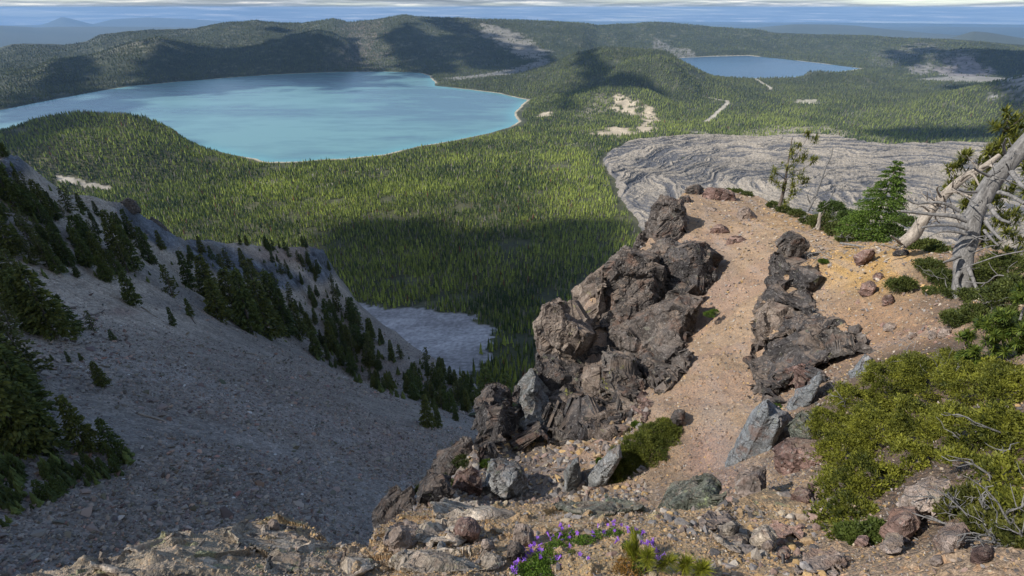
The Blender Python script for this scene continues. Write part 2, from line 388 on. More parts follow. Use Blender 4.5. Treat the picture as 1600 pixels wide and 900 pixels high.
ROADS = [([(1100, 186), (1112, 180), (1124, 168), (1138, 157), (1136, 154)], -478, 14), ([(1180, 122), (1190, 130), (1203, 137), (1204, 141)], -485, 14), ([(1100, 150), (1120, 153), (1138, 155)], -480, 9),
         ([(755, 246), (800, 238), (860, 229), (905, 222)], -492, 3), ([(540, 272), (600, 264), (640, 260)], -492, 2.6), ([(1085, 201), (1102, 201)], -480, 8)]
def cover(x, y):
    """bare-ground amount and colour"""
    amt = np.zeros(np.shape(x)); col = np.zeros(np.shape(x)+(3,)); q = np.stack([x, y], -1)
    n = fbm(q/60, 4, 41); n2 = fbm(q/22, 3, 47)
    for poly, z, c, s, dn in BARE:
        w = px_poly(poly, z); s = s*(1 if z < -472 else 2.4); sd = sdist(x, y, w)+s*.8*n2
        m = np.clip(1-(sd+s*1.6*n)/s, 0, 1)
        m = m*sstep(.5-dn, .75-dn*.8, n2*.8+.15+.25*m)
        m = m if dn > .45 else m*dn*1.3
        col = np.where((m > amt)[..., None], np.array(c), col); amt = np.maximum(amt, m)
    for line, z, w in ROADS:
        L = px_poly(line, z); d = dist_poly(x, y, L, False); m = 1-sstep(w*.6, w*1.2, d)
        col = np.where((m > amt)[..., None], np.array((.46, .42, .34)), col); amt = np.maximum(amt, m)
    for poly, w, c in ((LAKE1, 16, (.40, .36, .27)), (LAKE2, 26, (.42, .37, .28))):
        sd = sdist(x, y, poly)+seg_noise(x, y, 14, 140, 21)
        m = (1-sstep(w*.5, w, np.abs(sd)))*sstep(-.15, .3, fbm(q/300, 2, 77)+(.35 if w > 20 else .15))
        col = np.where((m > amt)[..., None], np.array(c), col); amt = np.maximum(amt, m)
    # lower talus apron at the foot of the peak
    a = sdist(x, y, APRON)+seg_noise(x, y, 16, 50, 31)+seg_noise(x, y, 5, 12, 33)
    m = 1-sstep(-4, 5, a+9*fbm(q/9, 2, 36))
    sm = sstep(-.5, .6, fbm(np.stack([x/60, y/14], -1), 3, 35)*.5+fbm(q/3.5, 3, 37)*.9)[..., None]
    col = np.where((m > amt)[..., None], lerp(np.array((.27, .255, .255)), np.array((.42, .40, .40)), sm), col); amt = np.maximum(amt, m)
    return amt, col
APRON = np.array([P(a, b, r)[:2] for a, b, r in [(520, 520, 560), (530, 470, 800), (600, 478, 800), (680, 487, 780), (745, 492, 750), (768, 512, 680), (757, 548, 600), (745, 572, 540), (700, 580, 480), (560, 560, 420)]])
def floor_pts(pts):
    out = []
    for px, py in pts:
        d = ray(px, py); h = math.hypot(d[0], d[1]); t = -d[2]/h
        rr = np.linspace(250, 3500, 4000); z = base_floor(rr, 0*rr); k = np.argmax(z > -t*rr); rr = rr[k] if k else 1500
        out.append((d[0]/h*rr, d[1]/h*rr))
    return np.array(out)
APRON = floor_pts([(500, 540), (545, 470), (600, 478), (655, 484), (700, 488), (745, 492), (766, 512), (760, 540), (750, 566), (738, 580), (700, 600), (560, 600)])
# ================================================================== materials of the far country
def mat_ground_far():
    m = NT('forest_floor'); t = m.attr()
    n = m.noise(.02, 6, .7); n2 = m.noise(.12, 4, .7)
    c = m.mix(1, t, m.ramp(n, [(.3, .72), (.7, 1.28)]), 'MULTIPLY')
    c = m.mix(1, c, m.ramp(n2, [(.3, .8), (.7, 1.2)]), 'MULTIPLY')
    return m.done(c, m.bump(n2, 3, .6))
T, RR, X, Y = polar(-64, 62, 1150, 215, 13800, 950)
Z = caldera_z(X, Y)
amt, bc = cover(X, Y)
q = np.stack([X, Y], -1)
n1 = fbm(q/240, 4, 61)[..., None]; n2 = fbm(q/45, 3, 62)[..., None]
fl = np.array((.070, .073, .036))+n1*np.array((.016, .012, .006))+n2*np.array((.02, .018, .008))
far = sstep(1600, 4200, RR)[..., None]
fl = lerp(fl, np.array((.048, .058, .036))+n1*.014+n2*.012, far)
tanp = sstep(.28, .62, n2+.35*n1)*np.array((.22, .2, .14))*(.35+.4*far)          # pumice showing between trees
fl = fl+tanp*.4
colr = lerp(fl, bc*(1+.25*n2), np.clip(amt, 0, 1)[..., None])
V = np.stack([X, Y, Z], -1)
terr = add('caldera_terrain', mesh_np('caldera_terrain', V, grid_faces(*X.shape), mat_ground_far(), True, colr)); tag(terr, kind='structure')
# far plain and ranges
Tf, Rf, Xf, Yf = polar(-66, 64, 700, 11500, 71000, 420)
def far_z(x, y):
    r = np.hypot(x, y); th = np.arctan2(x, y); z = -1100-r*r/1.47e7
    for pts, wf, wb in FAR:
        h = ridge(pts, wf, wb); rc = np.interp(th, h['th'], h['r']); zc = np.interp(th, h['th'], h['z'])
        d = r-rc; t = np.where(d < 0, 1+d/wf, 1-d/wb); end = sstep(h['th'][0]-.02, h['th'][0], th)*sstep(-h['th'][-1]-.02, -h['th'][-1], -th)
        b0 = -1100-r*r/1.47e7; z = np.maximum(z, b0+(zc-b0)*sstep(0, 1, t)*end)
    return z+seg_noise(x, y, 22, 3500, 71)-15*(r < 13000)
FAR = [([(-100, 45, 34000), (0, 40, 34000), (60, 43, 34000), (90, 42, 34000), (200, 42, 35000), (330, 44, 35000)], 9000, 9000),
       ([(50, 44, 60000), (75, 36, 60000), (97, 26, 60000), (115, 30, 60000), (145, 38, 60000), (175, 30, 60000), (230, 27, 60000), (300, 30, 60000), (340, 33, 60000), (420, 40, 60000)], 11000, 9000),
       ([(500, 40, 60000), (690, 34, 60000), (730, 29, 60000), (760, 27, 60000), (790, 33, 60000), (880, 33, 60000), (1100, 37, 60000), (1250, 35, 60000), (1700, 40, 60000)], 11000, 9000),
       ([(1140, 52, 26000), (1185, 43, 26000), (1240, 38, 26000), (1300, 38, 26500), (1340, 40, 27000), (1370, 44, 27000), (1450, 52, 27000), (1500, 56, 27000)], 7000, 6000),
       ([(1300, 50, 44000), (1380, 44, 44000), (1450, 42, 44000), (1700, 44, 44000)], 9000, 6000),
       ([(1430, 68, 19000), (1490, 58, 19000), (1520, 49, 19000), (1545, 51, 19000), (1600, 60, 19000), (1700, 66, 19000)], 4500, 4000)]
Zf = far_z(Xf, Yf)
qf = np.stack([Xf, Yf], -1)
cf = np.array((.075, .085, .055))+fbm(qf/np.array([9000, 5000]), 4, 73)[..., None]*np.array((.05, .045, .035))
o = add('far_plain', mesh_np('far_plain', np.stack([Xf, Yf, Zf], -1), grid_faces(*Xf.shape), mat_ground_far(), True, cf)); tag(o, kind='structure')
# ------------------------------------------------------------------ lakes
def mat_water(deep, shallow, tealshift):
    m = NT('lake_water'); m.b.inputs['Roughness'].default_value = .22; m.b.inputs['IOR'].default_value = 1.33; m.b.inputs['Specular IOR Level'].default_value = .35
    n = m.noise(1, 5, .55, m.vmul(m.geo, (.0007, .0016, .001)))
    n2 = m.noise(1, 4, .6, m.vmul(m.geo, (.004, .011, .001)))
    f = m.math('ADD', m.math('MULTIPLY', n, .6), m.math('MULTIPLY', n2, .4))
    c = m.ramp(f, [(.42, deep), (.50, shallow), (.57, tealshift)])  # darker patches of this noise stand in for shading on the water
    sh = m.attr('shore', 'Fac')
    c = m.mix(sh, c, (.13, .33, .34, 1) if deep[1] > .1 else (.06, .16, .24, 1))
    w = m.noise(.09, 4, .6)
    return m.done(c, m.bump(w, .8, .35))
def lake(name, poly, z, m):
    p0, p1 = poly.min(0)-60, poly.max(0)+60
    nx, ny = 260, 200
    gx, gy = np.meshgrid(np.linspace(p0[0], p1[0], nx), np.linspace(p0[1], p1[1], ny), indexing='ij')
    sd = sdist(gx, gy, poly)
    Vv, Ff = compact(np.stack([gx, gy, np.full(gx.shape, z)], -1), grid_faces(nx, ny, sd < 50))
    me = mesh_np(name, Vv, Ff, m, False)
    s2 = sdist(Vv[:, 0], Vv[:, 1], poly)+seg_noise(Vv[:, 0], Vv[:, 1], 14, 140, 21)
    a = me.attributes.new('shore', 'FLOAT', 'POINT'); a.data.foreach_set('value', np.clip(1+s2/110, 0, 1).astype(np.float32)**2)
    return tag(add(name, me), kind='structure')
lake('large_lake', LAKE1, LZ1, mat_water((.088, .165, .195), (.118, .232, .240), (.145, .282, .275)))
lake('small_lake', LAKE2, LZ2, mat_water((.030, .075, .135), (.036, .090, .155), (.042, .10, .165)))
# ------------------------------------------------------------------ obsidian flow
Tl, Rl, Xl, Yl = polar(7.5, 60, 900, 1080, 3200, 760)
sdl = sdist(Xl, Yl, LAVA)+seg_noise(Xl, Yl, 16, 90, 81)+seg_noise(Xl, Yl, 5, 20, 82)
ql = np.stack([Xl, Yl], -1)
warp = np.stack([fbm(ql/260, 4, 83), fbm(ql/260, 4, 84)], -1)*120
# flow bands bend round a lobe centred on the right
cen = PZ(1420, 300, -460)[:2]
dl = ql+warp-cen; ang = np.arctan2(dl[..., 0], dl[..., 1]); rad = np.hypot(dl[..., 0]*.75, dl[..., 1])
band = fbm(np.stack([rad/10, ang*3.4], -1), 4, 85)
band2 = fbm(np.stack([rad/38, ang*1.3], -1), 3, 88)
rub = fbm(ql/9, 4, 86)
hl = 17*sstep(0, 22, -sdl)+np.where(sdl < 0, band*7+band2*9+rub*2.6+np.abs(fbm(ql/20, 3, 90))*3+fbm(ql/120, 3, 87)*6, 0)*sstep(0, 40, -sdl)
Zl = base_floor(Xl, Yl)+hl-6
fb = sstep(-.34, .30, band*1.25+band2*.5+rub*.42+.08)
col = lerp(np.array((.115, .115, .12)), np.array((.335, .295, .240)), fb[..., None])
patch = sstep(-.1, .35, fbm(ql/170, 3, 89)-.0)[..., None]
col = lerp(col, col*np.array((.62, .64, .68)), patch*.5)
edge = (1-sstep(0, 30, -sdl))[..., None]; col = lerp(col, np.array((.13, .125, .125)), edge*.7)
Vl, Fl, Cl = compact(np.stack([Xl, Yl, Zl], -1), grid_faces(*Xl.shape, sdl < 12), col)
m = NT('lava'); c = m.mix(1, m.attr(), m.ramp(m.noise(.25, 4, .8), [(.35, .5), (.62, 1.35)]), 'MULTIPLY')
flow = add('lava_flow', mesh_np('lava_flow', Vl, Fl, m.done(c, m.bump(m.noise(.2, 4, .8), 3, .7)), False, Cl)); tag(flow, kind='structure')
# ------------------------------------------------------------------ forest, one uncountable mass
def tree_tris(pos, h, rad, tiers, sides, seed):
    """stacks of ragged cones; pos (N,3). returns V, F"""
    g = np.random.default_rng(seed); N = len(pos); Vs = []; Fs = []; base = 0
    lean = g.normal(0, .02, (N, 2))
    for k in range(tiers):
        z0 = .10+.9*k/tiers*.92; z1 = min(1.0, z0+1.15/tiers+.12) if tiers > 1 else 1
        rr = rad*(1-k/tiers)**.8*1.0
        a0 = g.uniform(0, 6.28, N)
        ring = np.zeros((N, sides+1, 3))
        for s_ in range(sides):
            a = a0+s_*2*math.pi/sides+g.normal(0, .2, N); r_ = rr*g.uniform(.65, 1.25, N)
            zz = h*(z0+g.uniform(-.06, .06, N)*(1 if tiers > 1 else .3))
            ring[:, s_] = np.stack([pos[:, 0]+np.cos(a)*r_+lean[:, 0]*zz, pos[:, 1]+np.sin(a)*r_+lean[:, 1]*zz, pos[:, 2]+zz], -1)
        zt = h*(z1 if k < tiers-1 else np.ones(N)); ring[:, sides] = np.stack([pos[:, 0]+lean[:, 0]*zt, pos[:, 1]+lean[:, 1]*zt, pos[:, 2]+zt], -1)
        Vs.append(ring.reshape(-1, 3))
        i0 = base+np.arange(N)*(sides+1)
        Fs.append(np.stack([np.stack([i0+s_, i0+(s_+1) % sides, i0+sides], -1) for s_ in range(sides)], 1).reshape(-1, 3))
        base += N*(sides+1)
    return np.concatenate(Vs), np.concatenate(Fs), np.concatenate([np.repeat(np.arange(N), sides)]*tiers)
def mat_foliage(name, rough=.85, trans=.0):
    m = NT(name); t = m.attr(); m.b.inputs['Roughness'].default_value = rough
    return m.done(t)
def forest_ok(x, y, seed):
    g = np.random.default_rng(seed)
    ok = (sdist(x, y, LAKE1)+seg_noise(x, y, 14, 140, 21) > 10) & (sdist(x, y, LAKE2)+seg_noise(x, y, 14, 140, 21) > 16)
    ok &= sdist(x, y, LAVA)+seg_noise(x, y, 16, 90, 81)+seg_noise(x, y, 5, 20, 82) > 6
    a, _ = cover(x, y); ok &= g.random(len(x)) > a*1.02
    return ok
def tree_cols(x, y, seed):
    g = np.random.default_rng(seed); n = len(x); q = np.stack([x, y], -1)
    f = fbm(q/190, 3, 91)*.9+g.normal(0, .42, n)
    f = np.clip(f*.8+.5, 0, 1)[:, None]
    c = lerp(np.array((.040, .066, .020)), np.array((.290, .345, .068)), f)
    dead = g.random(n)[:, None]
    c = np.where(dead < .06, np.array((.20, .185, .15)), c); c = np.where((dead > .06) & (dead < .068), np.array((.14, .06, .03)), c)
    return c*g.uniform(.8, 1.2, (n, 1))
g = np.random.default_rng(3)
# near belt (plan grid), then far belt (spacing grows with distance)
sp = 5.3; gx, gy = np.meshgrid(np.arange(-1500, 1500, sp), np.arange(150, 1700, sp), indexing='ij')
x = (gx+g.uniform(-.5, .5, gx.shape)*sp).ravel(); y = (gy+g.uniform(-.5, .5, gy.shape)*sp).ravel()
r = np.hypot(x, y); th = np.degrees(np.arctan2(x, y)); k = (r > 300) & (r < 1500) & (th > -56) & (th < 40) & (g.random(len(x)) < .93)
x, y = x[k], y[k]; k = forest_ok(x, y, 5); x, y = x[k], y[k]
a, _ = cover(x, y); z = caldera_z(x, y); dn = fbm(np.stack([x, y], -1)/70, 3, 93)
k = dn+g.random(len(x))*.5 > -.16; x, y, z = x[k], y[k], z[k]
h = np.clip(g.normal(10.5, 3.6, len(x)), 2.5, 20); rd = h*g.uniform(.10, .17, len(x))
Vt, Ft, it = tree_tris(np.stack([x, y, z-.3], -1), h, rd, 3, 5, 9); cc = tree_cols(x, y, 11)
fm = mat_foliage('conifer_green')
near_me = mesh_np('forest_near', Vt, Ft, fm, False, None, cc[it]*np.random.default_rng(1).uniform(.8, 1.2, (len(it), 1)))
tag(add('near_forest', near_me), 'dense yellow green conifer forest on the caldera floor between the scree and the large lake', 'forest', kind='stuff')
NT_NEAR = len(x)
ks = .0035; ths = np.arange(R(-58), R(50), ks); us = np.arange(math.log(1500), math.log(9600), ks)
gt, gu = np.meshgrid(ths, us, indexing='ij')
gt = (gt+g.uniform(-.5, .5, gt.shape)*ks).ravel(); gr = np.exp(gu+g.uniform(-.5, .5, gu.shape)*ks).ravel()
x, y = np.sin(gt)*gr, np.cos(gt)*gr
k = gr < np.interp(gt, RIM['th'], RIM['r'])+150; x, y = x[k], y[k]; k = forest_ok(x, y, 6); x, y = x[k], y[k]
z = caldera_z(x, y); dn = fbm(np.stack([x, y], -1)/140, 3, 94); k = (dn+g.random(len(x))*.6 > -.22) & (z > -498.6); x, y, z = x[k], y[k], z[k]
r = np.hypot(x, y); h = np.clip(g.normal(11.5, 3, len(x)), 4, 19)*np.interp(r, [1500, 4000, 9000], [1, 1.15, 1.3]); rd = h*g.uniform(.13, .2, len(x))*np.interp(r, [1500, 4000, 9000], [1, 1.5, 2.2])
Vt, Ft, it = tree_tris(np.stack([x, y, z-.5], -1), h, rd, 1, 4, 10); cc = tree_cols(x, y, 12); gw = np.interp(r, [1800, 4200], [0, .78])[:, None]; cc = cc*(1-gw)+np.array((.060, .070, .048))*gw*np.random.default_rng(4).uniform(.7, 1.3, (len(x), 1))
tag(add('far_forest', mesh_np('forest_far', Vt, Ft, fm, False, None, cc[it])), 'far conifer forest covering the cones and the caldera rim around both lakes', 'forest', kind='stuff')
print('trees', NT_NEAR, len(x))
# ================================================================== clouds out of frame, shaped by the forest and hill shadows; the talus one added
def unseen_cloud(pw, zc, seed, thick, name='unseen_cloud', soft=.12):
    """pw: ground points (x,y,z); the cloud stands up-sun of them"""
    pw = np.asarray(pw, float); t = (zc-pw[:, 2])/S[2]; c = pw[:, :2]+S[:2]*t[:, None]
    p0, p1 = c.min(0), c.max(0); ext = max(p1-p0); mg = ext*.12; n = 110
    gx, gy = np.meshgrid(np.linspace(p0[0]-mg, p1[0]+mg, n), np.linspace(p0[1]-mg, p1[1]+mg, n), indexing='ij'); q = np.stack([gx, gy], -1)
    sd = -sdist(gx, gy, c)+ext*soft*(.55*fbm(q/(ext*.16), 4, seed)+.75*fbm(q/(ext*.035), 3, seed+3))
    h = np.clip(sd/(ext*.12), -1, 1); keep = h > -.06; h = np.maximum(h, 0); hh = np.sqrt(h)
    top = zc+thick*hh*(1+.35*fbm(q/(ext*.08), 4, seed+1)); bot = zc-thick*.25*hh
    V = np.concatenate([np.stack([gx, gy, top], -1).reshape(-1, 3), np.stack([gx, gy, bot], -1).reshape(-1, 3)]); f = grid_faces(n, n, keep); fb = f[:, ::-1]+n*n
    v, f = compact(V, np.concatenate([f, fb]))
    return tag(add(name, mesh_np(name, v, f, CLOUDM, True)), kind='structure')
m = NT('cloud_white'); CLOUDM = m.done((.85, .86, .88, 1))
def zpts(pts, z): return [PZ(a, b, z) for a, b in pts]
for k, (pts, z) in enumerate((
    ([(150, 114), (250, 94), (350, 86), (420, 80), (470, 68), (520, 72), (548, 92), (548, 110), (420, 116), (300, 123), (200, 132), (110, 143), (50, 152)], -400),
    ([(0, 140), (60, 112), (130, 98), (140, 106), (60, 138), (0, 160), (-60, 170)], -420),
    ([(640, 86), (690, 80), (706, 94), (694, 108), (650, 113), (636, 100)], -470), ([(708, 80), (738, 76), (768, 88), (762, 98), (730, 98)], -430),
    ([(690, 34), (740, 36), (800, 40), (790, 50), (740, 50), (705, 44)], -160),
    ([(850, 150), (885, 139), (918, 130), (930, 112), (942, 105), (952, 118), (966, 129), (1000, 133), (1020, 137), (980, 138), (940, 137), (900, 146), (868, 153)], -430),
    ([(1338, 200), (1400, 197), (1480, 198), (1560, 194), (1560, 208), (1480, 213), (1400, 213)], -478),
    ([(1420, 62), (1520, 67), (1640, 78), (1640, 94), (1540, 84), (1480, 77)], -330), ([(1462, 84), (1520, 84), (1545, 99), (1500, 104), (1468, 97)], -440),
    ([(1470, 128), (1560, 124), (1640, 128), (1640, 176), (1590, 180), (1550, 150)], -450), ([(1376, 62), (1422, 66), (1434, 78), (1398, 79)], -330),
    ([(-60, 250), (0, 222), (100, 193), (180, 182), (225, 186), (190, 200), (100, 214), (30, 240)], -400))):
    unseen_cloud(zpts(pts, z), 2300+60*(k % 5), 400+k*9, 120)
unseen_cloud(zpts([(498, 350), (540, 333), (575, 338), (612, 330), (650, 352), (700, 363), (745, 352), (790, 360), (838, 338), (885, 334), (925, 343), (905, 362), (876, 374), (895, 392), (925, 408), (930, 450), (890, 520), (850, 640), (780, 660), (640, 600), (500, 520), (470, 400)], -450), 2300, 555, 160, soft=.07)
# ================================================================== left talus slope below the peak
def plane_r(px, py):
    d = ray(px, py); h = math.hypot(d[0], d[1]); a, b, t = d[0]/h, d[1]/h, -d[2]/h
    return -46.1/((-t)+.7*b+.47*a)        # z = -60-.7(y-42)-.47(x+33) = -t r
def slope_pt(px, py, r=None): return P(px, py, plane_r(px, py) if r is None else r)
CREST = [(-150, 190, 300), (0, 235, 290), (50, 262, 300), (100, 300, 305), (140, 308, 310), (185, 318, 320), (210, 330, 330), (250, 355, 345), (300, 378, 365), (370, 379, 390), (430, 384, 420), (482, 384, 445), (505, 395, 455),
         (515, 418, 460), (540, 446, 460), (560, 475, 455), (590, 500, 430), (620, 520, 405), (680, 560, 350), (740, 598, 300), (800, 640, 280), (900, 700, 240)]
cp = [P(*c) for c in CREST]
for px, py in [(100, 550), (0, 700), (0, 850), (150, 850), (300, 860), (100, 750), (300, 700), (300, 560), (200, 620), (450, 700), (450, 860), (550, 750), (550, 860), (650, 750), (650, 680), (700, 720), (740, 700), (0, 560), (200, 520),
               (-150, 700), (-150, 850), (560, 650), (450, 600), (700, 850), (600, 900), (300, 900)]:
    rr = plane_r(px, py)
    if 20 < rr < 420: cp.append(P(px, py, rr))
for c in [(0, 400, 215), (100, 400, 232), (200, 410, 250), (60, 330, 262), (300, 450, 300), (380, 440, 340), (430, 480, 345), (500, 540, 340), (-100, 400, 200), (0, 480, 165), (100, 480, 185), (450, 430, 395), (500, 470, 400),
          (600, 560, 335), (660, 600, 290), (560, 600, 300)]: cp.append(P(*c))
SL = RBF(cp, .004)
CR = ridge(CREST, 1, 1)
def slope_z(x, y, detail=1):
    z = SL(x, y); r = np.hypot(x, y); th = np.arctan2(x, y); rc = np.interp(th, CR['th'], CR['r'])
    q = np.stack([x, y], -1); d = r-rc
    rockband = cliffness(x, y)
    if detail:
        z = z+fbm(q/26, 4, 101)*2.0*sstep(-20, 60, r-60)+fbm(q/5, 4, 102)*.4
        z = z+rockband*(ridged(q/16, 4, 103)*5+voro(q/9, 104)[0]*3-2)
    z = np.where(d > 0, np.minimum(z, z-1.15*d-.0), z)
    return z
def cliffness(x, y):
    u, v = proj(np.stack([x, y, SL(x, y)], -1))
    def b(cx, cy, rx, ry, rot=0):
        c, s = math.cos(rot), math.sin(rot); a = ((u-cx)*c+(v-cy)*s)/rx; e = (-(u-cx)*s+(v-cy)*c)/ry
        return 1-sstep(.6, 1.2, np.hypot(a, e))
    m = b(235, 355, 70, 20, .55); m = np.maximum(m, b(345, 405, 75, 26, .35)); m = np.maximum(m, b(500, 410, 28, 36)); m = np.maximum(m, b(20, 265, 30, 20)); m = np.maximum(m, b(430, 430, 60, 20, .3))
    return m
Ts, Rs, Xs, Ys = polar(-72, 16, 950, 26, 640, 900)
Zs = slope_z(Xs, Ys)
us, vs = proj(np.stack([Xs, Ys, Zs], -1)); qs = np.stack([Xs, Ys], -1)
n1 = fbm(qs/30, 4, 111)[..., None]; n2 = fbm(qs/4, 4, 112)[..., None]
c0 = np.array((.262, .228, .200))*(1+.25*n1+.3*n2)
soil = sstep(-40, 60, 520-vs+.15*(300-us))[..., None]*sstep(-.35, .25, n1+.1)      # finer tan soil high on the slope
c0 = lerp(c0, np.array((.42, .355, .29))*(1+.3*n2), np.clip(soil, 0, 1)*.85)
red = (np.exp(-((us-190)/26)**2-((vs-487)/6)**2)+np.exp(-((us-440)/50)**2-((vs-398)/16)**2)*.9+.8*np.exp(-((us-600)/40)**2-((vs-690)/25)**2))[..., None]
c0 = lerp(c0, np.array((.26, .165, .14))*(1+.2*n2), np.clip(red, 0, 1)*.6)
dust = np.clip(np.exp(-((us-715)/35)**2-((vs-650)/30)**2)+.8*sstep(.1, .5, fbm(qs/np.array([40, 14]), 4, 115))*sstep(480, 620, vs), 0, 1)[..., None]
c0 = lerp(c0, np.array((.30, .28, .27)), dust*.45)
cl = cliffness(Xs, Ys)[..., None]; c0 = lerp(c0, np.array((.13, .14, .16))*(1+.9*n2), cl)
m = NT('talus'); base = m.attr()
cell = m.vor(1.1, out='Color'); cell2 = m.vor(3.2, out='Color')
c = m.mix(1, base, m.ramp(m.math('MULTIPLY', cell, 1), [(0, .62), (.75, 1.1), (.97, 1.25), (1, 1.9)]), 'MULTIPLY')
c = m.mix(1, c, m.ramp(cell2, [(0, .7), (.8, 1.2), (1, 1.7)]), 'MULTIPLY')
d1 = m.vor(1.1); d2 = m.vor(3.2)
hgt = m.math('ADD', m.math('MULTIPLY', d1, -1.0), m.math('MULTIPLY', d2, -.35))
tal = m.done(c, m.bump(hgt, .45, .9))
slope = add('talus_slope', mesh_np('talus_slope', np.stack([Xs, Ys, Zs], -1), grid_faces(*Xs.shape), tal, True, c0)); tag(slope, kind='structure')
# loose stones on the talus
def rock_protos(n, seed, cuts=2, flat=.7):
    """angular broken stones: hulls of a few random points"""
    g = np.random.default_rng(seed); out = []
    for k in range(n):
        p = g.normal(size=(9+4*cuts, 3)); p /= np.linalg.norm(p, axis=1)[:, None]; p *= g.uniform(.75, 1.05, (len(p), 1)); p *= np.array([g.uniform(.85, 1.4), g.uniform(.6, 1.0), g.uniform(.35, flat)])
        bm = bmesh.new(); vs = [bm.verts.new(q) for q in p]; r_ = bmesh.ops.convex_hull(bm, input=vs)
        bmesh.ops.delete(bm, geom=[e for e in r_['geom_interior'] if isinstance(e, bmesh.types.BMVert)], context='VERTS'); bmesh.ops.triangulate(bm, faces=bm.faces); bm.verts.index_update(); bm.verts.ensure_lookup_table()
        out.append((np.array([v.co for v in bm.verts]), np.array([[q.index for q in f.verts] for f in bm.faces]))); bm.free()
    return out
def scatter_rocks(pos, size, protos, seed, sink=.25):
    g = np.random.default_rng(seed); Vv = []; Ff = []; base = 0; ids = []
    which = g.integers(0, len(protos), len(pos)); a = g.uniform(0, 6.28, len(pos)); tl = g.normal(0, .35, (len(pos), 2))
    for k, (v, f) in enumerate(protos):
        i = np.nonzero(which == k)[0]
        if not len(i): continue
        ca, sa = np.cos(a[i])[:, None], np.sin(a[i])[:, None]
        x = v[:, 0]*ca-v[:, 1]*sa; y = v[:, 0]*sa+v[:, 1]*ca; z = v[:, 2]+x*tl[i, 0:1]+y*tl[i, 1:2]
        s = size[i][:, None]
        Vv.append(np.stack([pos[i, 0:1]+x*s, pos[i, 1:2]+y*s, pos[i, 2:3]+(z+sink)*s], -1).reshape(-1, 3))
        Ff.append((f[None]+(base+np.arange(len(i))*len(v))[:, None, None]).reshape(-1, 3)); ids.append(np.repeat(i, len(f))); base += len(i)*len(v)
    return np.concatenate(Vv), np.concatenate(Ff), np.concatenate(ids)
LOWROCK = rock_protos(10, 21, 1)
g = np.random.default_rng(33)
N = 160000
th = g.uniform(R(-66), R(6), N); lr = g.uniform(math.log(42), math.log(400), N); x = np.sin(th)*np.exp(lr); y = np.cos(th)*np.exp(lr)
z = slope_z(x, y); u, v = proj(np.stack([x, y, z], -1)); r = np.hypot(x, y)
dens = sstep(-.25, .25, fbm(np.stack([x, y], -1)/22, 3, 121)+.1)*sstep(430, 560, v+.25*(u-300)*(u > 300)-.1*0)+.15
k = (g.random(N) < dens) & (r < np.interp(th, CR['th'], CR['r'])) & (u > -60) & (u < 820)
x, y, z, r = x[k], y[k], z[k], r[k]
sz = np.clip(np.exp(g.normal(-1.5, .6, len(x))), .1, 1.7)*np.interp(r, [50, 300], [.52, 1.15])
Vr, Fr, ir = scatter_rocks(np.stack([x, y, z], -1), sz, LOWROCK, 5)
cr_ = (np.array((.262, .228, .200))*g.uniform(.38, 1.45, (len(x), 1))+g.normal(0, .008, (len(x), 3))); cr_ = np.where(g.random((len(x), 1)) < .006, .55, cr_)
cr_ = np.where(g.random((len(x), 1)) < .08, cr_*np.array((1.25, .95, .85)), cr_)
mr = NT('scree_stone'); scm = mr.done(mr.attr())
tag(add('scree_rocks', mesh_np('scree_rocks', Vr, Fr, scm, False, None, np.clip(cr_, .02, .6)[ir])), 'grey lava rubble strewn over the shaded talus slope', 'scree', kind='stuff')
# an unseen cloud added to keep the talus in shade while the spur stands in the sun (outline given in its own plane, 620 m up)
unseen_cloud([(x, y, 620) for x, y in [(-778, -270), (-772, -60), (-800, 70), (-900, 170), (-1050, 290), (-1230, 350), (-1330, 150), (-1230, -60), (-1060, -260)]], 620, 601, 90, soft=.012)
